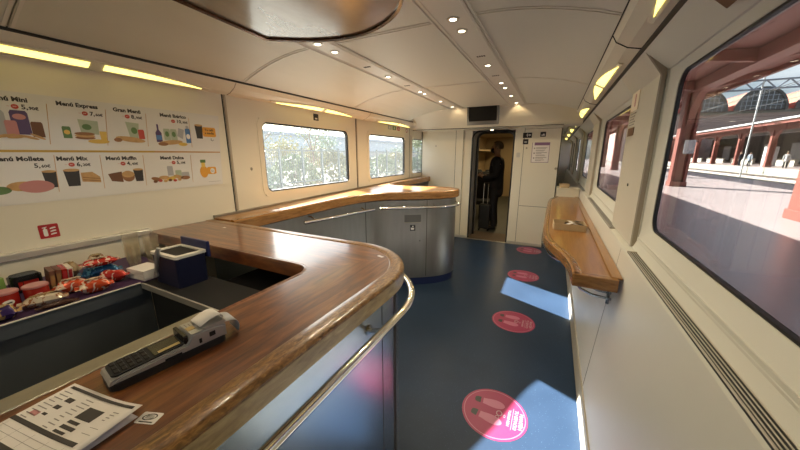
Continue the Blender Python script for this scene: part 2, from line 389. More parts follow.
# ------------------------------------------------------------------ setting: floor, walls, ceiling
YB, YE, YF = -3.0, 5.7, 14.0
bm = B(); box(bm, -2.5, 0.42, YB, YE, -0.06, 0.0); box(bm, 0.06, 0.42, YE, YF, -0.06, 0.0); struct('floor', bm, 'floor')
bm = B(); box(bm, -2.5, 0.6, YB-0.05, YB, -0.06, 2.4); struct('wall_back', bm, 'cream')

# left wall with three windows
LW = [(1.97, 3.27), (3.76, 4.94), (5.24, 5.92)]
ZL0, ZL1 = 1.255, 1.895
bm = B()
box(bm, -2.46, -2.4, YB, 6.3, 0, ZL0-0.03); box(bm, -2.46, -2.4, YB, 6.3, ZL1+0.03, 2.068)
ys = [YB] + [q for a, b in LW for q in (a-0.03, b+0.03)] + [6.3]
for i in range(0, len(ys), 2): box(bm, -2.46, -2.4, ys[i], ys[i+1], ZL0-0.03, ZL1+0.03)
wl = struct('wall_left', bm, 'cream')
bm = B()
for y in (1.625, 3.44, 5.12): box(bm, -2.4, -2.398, y-0.004, y+0.004, 1.12, 2.066)
obj('panel_seam', bm, 'dark_gap', wl)
bm = B()
for y in (1.642, 3.455): box(bm, -2.4, -2.392, y-0.010, y+0.010, 1.12, 2.066, 0.003)
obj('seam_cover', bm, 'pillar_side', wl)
for i, (a, b) in enumerate(LW):
    bm = B()
    ringp(bm, rrect(a-0.05, ZL0-0.05, b+0.05, ZL1+0.05, 0.09), rrect(a, ZL0, b, ZL1, 0.065), -0.05, 0.004, WL(0, 0))
    w = struct('window_%d' % (i+1), bm, 'cream')
    bm = B(); ringp(bm, rrect(a-0.002, ZL0-0.002, b+0.002, ZL1+0.002, 0.067), rrect(a+0.014, ZL0+0.014, b-0.014, ZL1-0.014, 0.055), -0.045, -0.008, WL(0, 0)); obj('rubber_seal', bm, 'black', w)
    bm = B(); prism(bm, rrect(a+0.005, ZL0+0.005, b-0.005, ZL1-0.005, 0.06), -0.034, -0.028, WL(0, 0)); obj('pane', bm, 'glass_l', w)

# right wall: lower panel, grille ledge, sill, window panel, header
RW = [(-1.95, -0.25), (0.42, 1.93), (2.66, 4.32), (5.05, 6.6), (7.3, 8.9), (9.6, 11.2), (11.9, 13.5)]
ZR0, ZR1 = 1.224, 1.976
XR = 0.445
bm = B()
extr_y(bm, [(0.30, 0.0), (0.312, 0.12), (0.388, 1.085), (0.392, 1.095), (0.43, 1.10), (XR, 1.14), (0.485, 1.14), (0.485, 0.0)], YB, YF)
extr_y(bm, [(XR, 1.14), (XR, ZR0-0.06), (0.485, ZR0-0.06), (0.485, 1.14)], YB, YF)
extr_y(bm, [(XR, ZR1+0.03), (0.335, 2.10), (0.335, 2.13), (0.55, 2.13), (0.55, ZR1+0.03)], YB, YF)
ys = [YB] + [q for a, b in RW for q in (a-0.07, b+0.07)] + [YF]
for i in range(0, len(ys), 2): box(bm, XR, 0.485, ys[i], ys[i+1], ZR0-0.06, ZR1+0.03)
wr = struct('wall_right', bm, 'cream_r')
bm = B()
for y in (2.04, 4.55): 
    extr_y(bm, [(0.3115, 0.125), (0.3875, 1.08), (0.3885, 1.08), (0.3125, 0.125)], y-0.002, y+0.002)
obj('panel_seam', bm, 'dark_gap', wr)
bm = B(); extr_y(bm, [(0.30, 0.0), (0.292, 0.002), (0.303, 0.118), (0.3125, 0.12)], YB, YF)
struct('baseboard_right', bm, pmat('baseboard_grey', (0.42, 0.38, 0.31), 0.45, var=0.15, scale=6, stretch=(1, 1, 30)))
# recessed bezel of each right window
WRX = lambda: frame((XR, 0, 0), (0, 1, 0), (0, 0, 1), (-1, 0, 0))
for i, (a, b) in enumerate(RW):
    bm = B()
    ringp(bm, rrect(a-0.10, ZR0-0.075, b+0.10, ZR1+0.045, 0.02), rrect(a, ZR0, b, ZR1, 0.075), -0.045, 0.001, WRX(), zi=-0.028)
    w = struct('window_%d' % (i+4), bm, 'cream_r')
    bm = B(); ringp(bm, rrect(a-0.002, ZR0-0.002, b+0.002, ZR1+0.002, 0.077), rrect(a+0.008, ZR0+0.008, b-0.008, ZR1-0.008, 0.070), -0.046, -0.031, WRX()); obj('rubber_seal', bm, 'black', w)
    bm = B(); prism(bm, rrect(a+0.005, ZR0+0.005, b-0.005, ZR1-0.005, 0.07), -0.048, -0.042, WRX()); obj('pane', bm, 'glass_r', w)
# pillars between the right windows
def pillar(name, y0, y1):
    bm = B(); extr_y(bm, [(0.418, 1.105), (0.418, 1.985), (0.34, 2.098), (0.44, 2.098), (0.446, 1.105)], y0, y1)
    p = struct(name, bm, 'pillar')
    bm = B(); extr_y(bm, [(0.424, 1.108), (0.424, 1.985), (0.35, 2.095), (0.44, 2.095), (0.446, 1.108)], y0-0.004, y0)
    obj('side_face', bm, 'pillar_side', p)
    return p
pillar('trim_1', 2.01, 2.62); pillar('trim_2', 4.40, 4.97); pillar('trim_3', 6.68, 7.22); pillar('trim_12', 8.98, 9.52); pillar('trim_13', 11.28, 11.82)
# dark gutter under the cove (right) 
bm = B(); extr_y(bm, [(0.336, 2.098), (0.318, 2.101), (0.318, 2.112), (0.345, 2.112)], YB, YF); struct('trim_4', bm, 'black')

# coves
bm = B(); extr_y(bm, [(0.345, 2.108), (0.318, 2.108), (0.262, 2.120), (0.212, 2.15), (0.190, 2.19), (0.190, 2.26), (0.5, 2.26), (0.5, 2.108)], YB, YF); cr_ = struct('trim_5', bm, 'cream')
for yj in (0.1, 1.98, 3.85, 5.5):
    bm = B(); tube(bm, [(x, yj, z) for x, z in [(0.318, 2.107), (0.262, 2.119), (0.212, 2.149), (0.1895, 2.19)]], 0.0035, 6); obj('cove_joint', bm, 'dark_gap', cr_)
bm = B(); tube(bm, [(0.1915, YB, 2.182), (0.1915, 4.78, 2.182)], 0.003, 6); obj('cove_seam', bm, 'dark_gap', cr_)
bm = B(); extr_y(bm, [(-2.46, 2.066), (-2.385, 2.066), (-2.34, 2.078), (-2.285, 2.11), (-2.255, 2.145), (-2.255, 2.26), (-2.46, 2.26)], YB, 6.3); co_ = struct('trim_6', bm, 'cream')
for yj in (-0.4, 1.66, 3.6):
    bm = B(); tube(bm, [(x, yj, z-0.001) for x, z in [(-2.385, 2.066), (-2.34, 2.078), (-2.285, 2.11), (-2.255, 2.145)]], 0.003, 6); obj('cove_joint', bm, 'pillar_side', co_)
bm = B(); extr_y(bm, [(-2.256, 2.143), (-2.247, 2.146), (-2.247, 2.16), (-2.256, 2.16)], YB, 4.95); struct('trim_7', bm, 'black')

# ceiling: panels, two downlight strips, dark backing behind the joints
SR, SL = (-0.655, -0.455), (-1.53, -1.345)
ZC = 2.30
def cz(x):
    """ceiling height across the car"""
    if x > SR[1]: t = (x-SR[1])/(0.215-SR[1]); return ZC - 0.125*t*t
    if x < SL[0]: t = (SL[0]-x)/(SL[0]+2.25); return ZC - 0.145*t*t
    return ZC + 0.0
bm = B()
YC = 4.78
joints = [YB, -1.8, -0.6, 0.55, 1.72, 3.2, YC]
def panel(bm, xa, xb, ya, yb, n=6, th=0.012):
    pr = [(xa + (xb-xa)*k/n, cz(xa + (xb-xa)*k/n)) for k in range(n+1)]
    extr_y(bm, pr + [(x, z+th) for x, z in pr[::-1]], ya, yb)
for ya, yb in zip(joints[:-1], joints[1:]):
    for xa, xb in ((-2.247, SL[0]-0.006), (SL[1]+0.006, SR[0]-0.006)):
        panel(bm, xa, xb, ya+0.003, yb-0.003)
box(bm, -2.46, 0.5, YB, YC+0.9, 2.335, 2.36)
ce = struct('ceiling', bm, 'ceil')
bm = B()
for ya, yb in zip(joints[:-1], joints[1:]): panel(bm, SR[1]+0.006, 0.207, ya+0.003, yb-0.003)
obj('perforated_panel', bm, 'perf', ce)
bm = B()
for sx in (SR, SL): box(bm, sx[0], sx[1], YB, YC, ZC-0.006, ZC+0.012)
obj('downlight_strip', bm, 'strip', ce)
bm = B()
for sx in (SR, SL):
    for x in sx: box(bm, x-0.008, x+0.008, YB, YC, ZC+0.013, ZC+0.02)
box(bm, -2.25, 0.2, YB, YC, ZC+0.025, ZC+0.03)
obj('joint_backing', bm, 'dark_gap', ce)
for x in SR + SL:
    for sx in (-1, 1):
        bm = B(); xx = x + sx*0.013; zz = cz(xx); box(bm, xx-0.005, xx+0.005, YB, YC, min(zz, ZC)-0.010, ZC+0.004, 0.002, 1); obj('strip_rail', bm, 'rail_cream', ce)
for yj in joints[1:-1]:
    for xa, xb in ((-2.24, SL[0]-0.02), (SL[1]+0.02, SR[0]-0.02), (SR[1]+0.02, 0.185)):
        for dy in (-0.013, 0.013):
            bm = B(); n = 8; pr = [(xa+(xb-xa)*k/n, cz(xa+(xb-xa)*k/n)-0.004) for k in range(n+1)]; extr_y(bm, pr + [(x, z+0.006) for x, z in pr[::-1]], yj+dy-0.006, yj+dy+0.006); obj('joint_rail', bm, 'rail_cream', ce)
bm = B()
for x, y in ((-0.555, 2.39), (-0.555, 0.7), (-1.437, 2.25), (-1.437, 3.0), (-0.555, 3.0)):
    for k in range(4): box(bm, x-0.03+k*0.016, x-0.02+k*0.016, y-0.012, y+0.012, ZC-0.008, ZC-0.005)
obj('vent_slots', bm, 'dark_gap', ce)

# bulkhead above the end wall
bm = B()
prof = [(YC, ZC+0.03), (YC+0.006, ZC-0.012), (YC+0.22, ZC-0.115), (YC+0.42, 2.085), (YC+0.48, 2.045), (5.72, 2.045), (5.72, 2.36), (YC, 2.36)]
prism(bm, prof, -2.40, 0.30, frame((0, 0, 0), (0, 1, 0), (0, 0, 1), (1, 0, 0)))
struct('trim_8', bm, 'cream')
# roof over the corridor strip beyond, and its far end
bm = B(); box(bm, 0.06, 0.5, YE, YF, 2.26, 2.3); box(bm, 0.02, 0.06, YE+0.02, YF, 0, 2.3); box(bm, 0.02, 0.55, YF, YF+0.05, 0, 2.3); struct('wall_corridor', bm, 'cream')

# end wall with its doorway (x -1.41..-0.66)
DX0, DX1, DZ = -1.41, -0.66, 2.03
bm = B()
box(bm, -2.4, -1.556, YE, YE+0.06, 0, 2.05)
box(bm, -1.556, DX0-0.0, YE+0.04, YE+0.1, 0, 2.05)
box(bm, DX1, -0.51, YE, YE+0.06, 0, 2.05); box(bm, -0.51, 0.06, YE, YE+0.06, 0, 2.05)
box(bm, DX0, DX1, YE+0.04, YE+0.1, DZ, 2.05)
we = struct('wall_end', bm, 'cream')
bm = B()
for x in (-1.706, -1.562): box(bm, x-0.003, x+0.003, YE-0.002, YE+0.01, 0.0, 2.045)
box(bm, -0.512, -0.506, YE-0.002, YE+0.01, 0.02, 2.045); box(bm, -0.5, 0.05, YE-0.002, YE+0.01, 0.716, 0.722); box(bm, -0.505, 0.05, YE-0.002, YE+0.01, 2.025, 2.03)
box(bm, 0.045, 0.058, YE-0.003, YE+0.01, 0.02, 2.03); box(bm, -2.4, -2.388, YE-0.003, YE+0.01, 0.0, 2.045)
box(bm, -2.4, 0.06, YC+0.475, YC+0.49, 2.038, 2.046)
obj('panel_seam', bm, 'dark_gap', we)
bm = B(); box(bm, -2.4, -1.42, YE-0.012, YE, 0.0, 0.05); box(bm, -0.65, 0.06, YE-0.012, YE, 0.0, 0.05); struct('baseboard_end', bm, 'white_metal')

# doorway: rubber outlines, gangway walls, threshold
def door_loop(x0, x1, z1, r=0.13):
    return [(x0, 0.0)] + arc(x0+r, z1-r, r, 180, 90, 8) + arc(x1-r, z1-r, r, 90, 0, 8) + [(x1, 0.0)]
bm = B(); tube(bm, [(x, YE+0.03, z) for x, z in door_loop(DX0+0.012, DX1-0.012, DZ-0.012)], 0.016, 8)
dr = struct('door_1', bm, 'black')
bm = B(); tube(bm, [(x, YE+0.36, z) for x, z in door_loop(DX0+0.03, DX1-0.03, DZ-0.02)], 0.022, 8); obj('inner_seal', bm, 'black', dr)
bm = B(); lp = door_loop(DX0, DX1, DZ)
q0 = [bm.verts.new((x, YE+0.02, z)) for x, z in lp]; q1 = [bm.verts.new((x, YE+0.62, z)) for x, z in lp]
for k in range(len(lp)-1): bm.faces.new((q0[k], q0[k+1], q1[k+1], q1[k]))
obj('gangway_lining', bm, 'gang', dr)
bm = B()
for a, b, g in ((DX0-0.15, DX0, 0), (DX1, DX1+0.15, 0)): box(bm, a, b, YE+0.61, YE+0.66, 0, 2.2)
box(bm, DX0, DX1, YE+0.61, YE+0.66, DZ-0.01, 2.2)
obj('far_frame', bm, 'gang', dr)
bm = B(); box(bm, DX0, DX1, YE, YE+0.62, -0.03, 0.012); obj('threshold_mat', bm, 'mat_brown', dr)
bm = B(); box(bm, DX0-0.06, DX1+0.7, YE-0.03, YE+0.0, 0, 0.012, 0.003); obj('threshold_strip', bm, 'alu', dr)

# room beyond the doorway
bm = B(); box(bm, -2.5, 0.0, YE+0.66, 12.5, -0.05, 0.0); struct('floor_next', bm, 'coach_floor')
bm = B(); box(bm, -2.55, -2.5, YE+0.64, 12.5, 0, 2.3); box(bm, -0.02, 0.015, YE+0.64, 12.5, 0, 2.3); box(bm, -2.5, 0.0, 12.5, 12.55, 0, 2.3); box(bm, -2.5, 0, YE+0.66, 12.5, 2.25, 2.3)
box(bm, -2.5, DX0-0.14, YE+0.62, YE+0.66, 0, 2.25); box(bm, DX1+0.14, 0.0, YE+0.62, YE+0.66, 0, 2.25)
struct('wall_next', bm, 'coach_wall')

# train outer skin (roof and sides) so that it throws its shadow on the platform
bm = B()
rp = [(-2.62, 2.3), (-2.45, 2.55), (-2.0, 2.72), (-1.0, 2.8), (0.0, 2.72), (0.45, 2.55), (0.62, 2.3)]
extr_y(bm, rp + [(0.62, 2.27), (0.45, 2.37), (-2.4, 2.37), (-2.62, 2.27)], -14, 34)
sk = struct('trim_9', bm, 'shell')
bm = B(); box(bm, 0.555, 0.60, YB, YF, -0.9, ZR0-0.12); box(bm, 0.555, 0.60, YB, YF, ZR1+0.10, 2.3); obj('side_skin', bm, 'shell', sk)
bm = B(); box(bm, -2.62, -2.58, YB, 12.5, -0.9, ZL0-0.12); box(bm, -2.62, -2.58, YB, 12.5, ZL1+0.12, 2.3); box(bm, -2.62, 0.62, -14, YB-0.06, -0.9, 2.3); box(bm, -2.62, 0.62, 12.6, 34, -0.9, 2.3)
for a, b in ((YB, LW[0][0]-0.15), (7.0, 12.5)): box(bm, -2.62, -2.58, a, b, ZL0-0.12, ZL1+0.12)
obj('side_skin', bm, 'shell', sk)

# ------------------------------------------------------------------ lamps
def pod(side, y0, y1, label, split=0.54, flat0=False):
    n = 18; ln = y1-y0
    t = thing('cove_light', label, 'lamp', ((0.27 if side > 0 else -2.32), (y0+y1)/2, 2.12), 'cove lights of the left wall' if side < 0 else 'cove lights of the right wall')
    # local frame on the cove slope
    if side > 0: o, v, nrm = Vector((0.294, 0, 2.111)), Vector((-0.095, 0, 0.053)).normalized(), Vector((-0.55, 0, -0.84)).normalized()
    else: o, v, nrm = Vector((-2.362, 0, 2.069)), Vector((0.095, 0, 0.05)).normalized(), Vector((0.5, 0, -0.86)).normalized()
    mt = frame(o + nrm*0.004, (0, 1, 0), v, nrm)
    def prof(s):
        if flat0 and s < 0.6: return 1.0
        q = (s-0.5)*2 if not flat0 else (s-0.6)/0.4
        return max(0.0, 1 - abs(q)**2.0)
    H = 0.048 if side < 0 else 0.068
    gp = 0.026 if side < 0 else 0.034
    def shape(a, b, grow, m=14):
        up, dn = [], []
        for k in range(m+1):
            s = a+(b-a)*k/m; up.append((y0+ln*s, 0.012+grow+H*prof(s))); dn.append((y0+ln*s, 0.012-grow))
        return dn + up[::-1]
    bm = B(); plate0 = shape(-0.04, 1.04, 0.012); prism(bm, plate0, -0.012, 0.003, mt); obj('housing', bm, 'cream', t)
    for a, b in ((0.012, split-gp), (split+gp, 0.985)):
        bm = B(); prism(bm, shape(a, b, -0.003), 0.0, 0.007, mt); obj('lens', bm, 'lens', t)
    return t
pod(-1, 0.22, 1.46, 'long yellow-lit cove light above the food menu', split=0.52, flat0=True)
pod(-1, 2.10, 3.30, 'eye-shaped lit cove light above the left window with trees')
pod(-1, 3.93, 5.02, 'farthest lit cove light of the left wall, by the end partition')
pod(-1, -1.6, -0.4, 'lit cove light on the left, behind the viewer')
pod(1, 0.35, 1.60, 'largest lit cove light on the right, above the nearest platform window')
pod(1, 2.32, 3.55, 'eye-shaped lit cove light above the second platform window')
pod(1, 4.15, 5.25, 'small lit cove light third along the right wall')
pod(1, 5.75, 6.75, 'tiny lit cove light fourth along the right wall')
pod(1, 7.4, 8.4, 'tiny lit cove light fifth along the right wall')
pod(1, 9.2, 10.2, 'tiny lit cove light sixth along the right wall')
pod(1, 11.2, 12.4, 'farthest tiny lit cove light at the end of the right wall')
for y in (7.0, 9.5, 12.0): spot('corridor_fill', (0.22, y, 2.2), 6, (1.0, 0.84, 0.64), 150, 0.7, 0.02)  # added fill spots without fixtures, to brighten the corridor strip
pod(1, -1.5, -0.3, 'lit cove light on the right, behind the viewer')

def downlight_mesh():
    t = thing('downlight', '', 'lamp', (0, 0, 0), 'ceiling downlights')
    bm = B(); lathe(bm, [(0.019, -0.004), (0.033, -0.004), (0.034, 0.0), (0.019, 0.0), (0.019, -0.004)], n=20); obj('bezel', bm, 'white_metal', t, True)
    bm = B(); lathe(bm, [(0.0, -0.003), (0.0185, -0.003), (0.0185, 0.0), (0.0, 0.0)], n=20); obj('lens', bm, 'lens_w', t)
    return t
dl0 = downlight_mesh()
ordn = ['first', 'second', 'third', 'fourth', 'fifth', 'sixth', 'seventh']
first = True
yr = [1.71, 1.88, 2.64, 3.31, 3.56, 4.05, 4.6]; yl = [1.67, 1.84, 2.60, 3.34, 3.47, 4.03, 4.55]
for x, lst, side in ((-0.555, yr, 'right'), (-1.437, yl, 'left')):
    for i, y in enumerate(lst):
        lab = 'small round downlight, %s from the viewer in the %s ceiling strip' % (ordn[i], side)
        if first: o = dl0; o.location = (x, y, ZC-0.006); o['label'] = lab; first = False
        else: o = dup(dl0, (x, y, ZC-0.006), label=lab)
        o['group'] = 'downlights of the %s ceiling strip' % side
        spot('downlight_beam', (x, y, ZC-0.02), 10.5, (1.0, 0.83, 0.54), 150, 0.7, 0.014)
for x in (-0.555, -1.437):
    for y in (-1.3, -0.5, 0.3, 0.9):
        o = dup(dl0, (x, y, ZC-0.006), label='small round ceiling downlight overhead or behind the viewer'); o['group'] = 'downlights behind the viewer'
        spot('downlight_beam', (x, y, ZC-0.02), 10.5, (1.0, 0.83, 0.54), 150, 0.7, 0.014)
l = bpy.data.lights.new('coach_lamp', 'AREA'); l.energy = 38; l.color = (1, 0.72, 0.36); l.shape = 'RECTANGLE'; l.size = 0.3; l.size_y = 4
o = bpy.data.objects.new('coach_lamp', l); C.objects.link(o); o.location = (-1.2, 9.6, 2.22)

# ------------------------------------------------------------------ ceiling soffit over the bar
sp = [(-1.32, -0.5), (-1.335, 0.75), (-1.365, 1.165)] + [(-1.22, 1.265), (-1.05, 1.325), (-0.90, 1.325), (-0.76, 1.27), (-0.655, 1.19), (-0.59, 1.09), (-0.56, 0.95), (-0.55, -0.5)]
# smooth the arc
def chaikin(pts, it=2, keep=True):
    for _ in range(it):
        o = [pts[0]]
        for a, b in zip(pts[:-1], pts[1:]):
            o += [(a[0]*.75+b[0]*.25, a[1]*.75+b[1]*.25), (a[0]*.25+b[0]*.75, a[1]*.25+b[1]*.75)]
        o.append(pts[-1]); pts = o
    return pts
spc = sp[:2] + [sp[2]] + chaikin(sp[2:], 2)[1:]
t = thing('ceiling_soffit', 'dark glossy wood panel with a curved edge hung from the ceiling over the bar', 'ceiling panel', (-0.95, 0.4, 2.16))
spc = [(a+0.035, b+0.01) for a, b in spc]
bm = B(); prism(bm, spc, 2.163, 2.20); obj('bottom_panel', bm, 'soffit', t)
bm = B(); sweep(bm, spc, [(-0.0, 2.155), (0.012, 2.152), (0.016, 2.16), (0.016, 2.205), (0.0, 2.205)]); obj('rim', bm, 'soffit_rim', t, True)
bm = B(); prism(bm, [(-1.2, -0.4), (-0.7, -0.4), (-0.7, 0.95), (-0.95, 1.1), (-1.2, 1.0)], 2.20, ZC-0.006); obj('mounting_box', bm, 'dark_gap', t)

# ------------------------------------------------------------------ front bar
ZT = 1.10
cor = arc(-0.95, 1.01, 0.41, 0, 90, 14)
outer = [(-0.54, -0.9), (-0.54, 0.3), (-0.54, 0.7)] + cor + [(-1.4, 1.42), (-1.9, 1.42), (-2.385, 1.42)]
inner = [(-2.385, 0.985), (-1.6, 0.985), (-1.06, 0.985)] + arc(-1.03, 0.885, 0.10, 90, 0, 8)[1:] + [(-0.925, 0.5), (-0.925, -0.9)]
bar = thing('bar_worktop', 'dark polished L-shaped wooden bar top with a worn rounded edge', 'bar top', (-0.75, 0.6, ZT-0.07))
W = 0.068
off = offs(outer, W)
bm = B(); prism(bm, off[:3] + off[3:11] + [(-0.925, 0.9), (-0.925, 0.5), (-0.925, -0.9)], ZT-0.06, ZT)
obj('bar_top', bm, 'wood_bar', bar)
bm = B(); prism(bm, off[10:] + inner[:-2] + [(-0.925, 0.9)], ZT-0.06, ZT); obj('wing_top', bm, 'wood_wing', bar)
bm = B(); sweep(bm, outer, [(W, ZT-0.06), (W, ZT+0.0005), (W-0.006, ZT+0.0035), (0.022, ZT+0.0035), (0.008, ZT+0.001), (0.001, ZT-0.007), (0.001, ZT-0.012), (0.02, ZT-0.012), (0.02, ZT-0.06)]); obj('worn_edge_band', bm, 'wood_edge', bar, True)
bm = B(); sweep(bm, outer, [(0.019, ZT-0.0125), (0.0, ZT-0.0125), (0.0, ZT-0.066), (0.006, ZT-0.072), (0.05, ZT-0.072), (0.05, ZT-0.061), (0.019, ZT-0.061)]); obj('edge_face', bm, 'wood_face', bar, True)
bm = B(); sweep(bm, inner[:12], [(-0.0, ZT-0.001), (-0.012, ZT+0.001), (-0.018, ZT-0.008), (-0.018, ZT-0.068), (0.0, ZT-0.068)]); obj('inner_edge', bm, 'wood_wing', bar, True)
bm = B(); box(bm, -0.985, -0.925, -0.9, 0.50, ZT-0.05, ZT+0.002, 0.003); obj('metal_edge_strip', bm, 'alu', bar)
tag(obj('paper_scrap', (lambda b: (prism(b, [(0, 0), (0.02, 0.002), (0.022, 0.016), (0.003, 0.014)], 0, 0.0006, Matrix.Translation((-2.05, 1.27, ZT+0.0002))), b)[1])(B()), 'paper'), 'tiny white paper scrap on the dark wing of the bar top', 'paper scrap')
tag(obj('edge_label', (lambda b: (prism(b, [(0, 0), (0.035, -0.012), (0.04, 0.004), (0.005, 0.016)], 0, 0.0006, Matrix.Translation((-0.76, 1.24, ZT+0.0002))), b)[1])(B()), 'paper_b'), 'small pale label stuck on the rounded corner of the bar top', 'label')

# bar base
bp = [(-0.585, -0.9), (-0.585, 0.5)] + arc(-0.93, 1.055, 0.345, 0, 90, 14) + [(-1.7, 1.40), (-2.38, 1.40)]
base = thing('bar_cabinet', 'brushed steel bar front with rounded corner and a long chrome handrail', 'bar cabinet', (-0.7, 0.6, 0.0))
bm = B(); sweep(bm, bp, [(0.0, 0.06), (0.0, ZT-0.074), (0.025, ZT-0.074), (0.025, 0.06)]); obj('steel_front', bm, 'steel', base, True)
bm = B(); sweep(bm, offs(bp, 0.03), [(0.0, 0.0), (0.0, 0.06), (0.03, 0.06), (0.03, 0.0)]); obj('plinth', bm, 'black', base, True)
bm = B(); sweep(bm, offs(bp, -0.0006)[3:5], [(0.0, 0.08), (0.0, ZT-0.09), (0.001, ZT-0.09), (0.001, 0.08)])
box(bm, -0.5855, -0.5845, 0.985, 0.990, 0.07, ZT-0.08)
obj('panel_seam', bm, 'dark_gap', base)
bm = B(); box(bm, -0.985, -0.955, -0.9, 0.72, 0.0, ZT-0.075); obj('service_side', bm, 'charcoal', base)
zr = 0.965
rp_ = [(-0.503, y, zr) for y in (-0.9, -0.2, 0.3, 0.6, 0.85)] + [(x, y, zr) for x, y in arc(-0.95, 1.01, 0.447, 0, 62, 12)] + [(-0.765, 1.40, zr), (-0.785, 1.39, zr), (-0.80, 1.375, zr)]
bm = B(); tube(bm, rp_, 0.017, 14); hr = obj('handrail', bm, 'chrome', base, True)
for y in (-0.1, 0.88):
    bm = B(); tube(bm, [(-0.584, y, zr-0.03), (-0.57, y, zr-0.03), (-0.515, y, zr-0.012)], 0.009, 10); lathe(bm, [(0.0, 0), (0.022, 0), (0.02, 0.008), (0.0, 0.008)], mtx=frame((-0.585, y, zr-0.03), (0, 1, 0), (0, 0, 1), (1, 0, 0))); obj('rail_bracket', bm, 'chrome', base, True)

# ------------------------------------------------------------------ service side behind the bar
ZS = 0.97
t = thing('snack_counter', 'grey service counter with a bright front edge holding the snacks', 'counter', (-2.1, 0.2, 0))
bm = B(); box(bm, -2.398, -1.806, -0.9, 0.88, ZS-0.02, ZS); obj('counter_surface', bm, 'purple_mat', t)
bm = B(); box(bm, -1.806, -1.79, -0.9, 0.66, ZS-0.055, ZS+0.004); obj('front_panel', bm, 'trayfront', t)
bm = B(); box(bm, -1.83, -1.806, -0.9, 0.70, 0.2, ZS-0.026); obj('lower_panel', bm, 'trayfront', t)
bm = B(); box(bm, -1.796, -1.786, -0.9, 0.66, ZS+0.0035, ZS+0.009, 0.002); obj('edge_trim', bm, 'rail_cream', t)
bm = B(); box(bm, -2.398, -1.9, -0.9, 0.83, 0.0, 0.2); obj('plinth', bm, 'black', t)
t2 = thing('corner_counter', 'black low counter between the snacks and the bar wing', 'counter', (-1.4, 0.8, 0))
bm = B(); box(bm, -1.80, -0.99, 0.665, 0.88, ZS-0.025, ZS, 0.003); obj('counter_surface', bm, 'matt_black', t2)
bm = B(); box(bm, -1.80, -0.99, 0.664, 0.672, ZS-0.026, ZS+0.002); obj('edge_trim', bm, 'white_metal', t2)
bm = B(); box(bm, -1.80, -1.0, 0.70, 0.86, 0.0, ZS-0.026); obj('body', bm, 'charcoal', t2)
bm = B(); box(bm, -1.78, -1.0, 0.87, 1.29, 0.70, 0.72); obj('lower_shelf', bm, 'black', t2)
bm = B(); box(bm, -2.398, -2.365, -0.9, 0.985, ZS, 1.105); u = tag(obj('wall_upstand', bm, 'cream'), 'low cream upstand behind the snacks below the menu', 'wall upstand'); u['kind'] = 'structure'
bm = B(); box(bm, -2.399, -2.352, -0.9, 0.985, 1.085, 1.122, 0.006); o = obj('trim_10', bm, pmat('upstand_rail', (0.66, 0.64, 0.60), 0.25, metal=0.5)); o['kind'] = 'structure'
# things in the dark well
t = thing('waste_crate', 'open black crate in the dark well behind the bar', 'crate', (-1.42, 0.30, 0.0))
bm = B(); ringp(bm, rrect(-1.72, 0.1, -1.18, 0.55, 0.03), rrect(-1.70, 0.12, -1.20, 0.53, 0.025), 0.02, 0.56); prism(bm, rrect(-1.71, 0.11, -1.19, 0.54, 0.03), 0.0, 0.03); obj('crate_body', bm, 'black_gloss', t)
bm = B(); ringp(bm, rrect(-1.73, 0.09, -1.17, 0.56, 0.03), rrect(-1.70, 0.12, -1.20, 0.53, 0.025), 0.555, 0.575); obj('rim', bm, 'charcoal', t)
for i in range(5):
    bm = B(); x, y = -1.6+0.09*i, 0.25+0.06*(i % 3); lathe(bm, [(0, 0.031), (0.032, 0.031), (0.032, 0.30+0.05*(i % 2)), (0.012, 0.40+0.05*(i % 2)), (0.012, 0.45+0.05*(i % 2)), (0, 0.45+0.05*(i % 2))], x, y, 14)
    tag(obj('bottle', bm, pmat('bottle_glass_%d' % i, [(0.05, 0.04, 0.02), (0.03, 0.05, 0.03), (0.10, 0.09, 0.07)][i % 3], 0.12), None, True), 'dark bottle standing in the black crate behind the bar', 'bottle', 'bottles in the crate')
t = thing('card_printer_box', 'black low machine under the bar wing', 'machine', (-1.35, 0.95, ZS))
bm = B(); box(bm, -1.55, -1.15, 0.90, 1.2, 0.721, 0.93, 0.01); obj('housing', bm, 'black_gloss', t)
bm = B(); box(bm, -1.5, -1.2, 0.897, 0.902, 0.76, 0.88); obj('front_plate', bm, 'charcoal', t)

# cooler box
t = thing('cool_box', 'navy blue cool box with white rim and grey carrying handle', 'cool box', (-1.655, 0.785, ZS))
def taper(bm, x0, x1, y0, y1, z0, z1, k):
    cx, cy = (x0+x1)/2, (y0+y1)/2
    q = []
    for z, s in ((z0, k), (z1, 1)):
        q.append([bm.verts.new((cx+(x-cx)*s, cy+(y-cy)*s, z)) for x, y in rrect(x0, y0, x1, y1, 0.012, 3)])
    n = len(q[0])
    for i in range(n): bm.faces.new((q[0][i], q[0][(i+1) % n], q[1][(i+1) % n], q[1][i]))
    bm.faces.new(q[0][::-1]); bm.faces.new(q[1])
bm = B(); taper(bm, -1.765, -1.545, 0.715, 0.855, ZS, 1.118, 0.97); obj('body', bm, 'navy_d', t)
bm = B(); ringp(bm, rrect(-1.769, 0.711, -1.541, 0.859, 0.012, 3), rrect(-1.745, 0.73, -1.565, 0.84, 0.01, 3), 1.118, 1.131); obj('rim', bm, 'white_pl', t)
bm = B(); box(bm, -1.745, -1.565, 0.73, 0.84, 1.118, 1.126); obj('inner_lid', bm, 'key', t)
bm = B(); box(bm, -1.772, -1.538, 0.860, 0.876, 1.09, 1.172, 0.004); obj('lid', bm, 'navy', t, label='navy lid standing open')
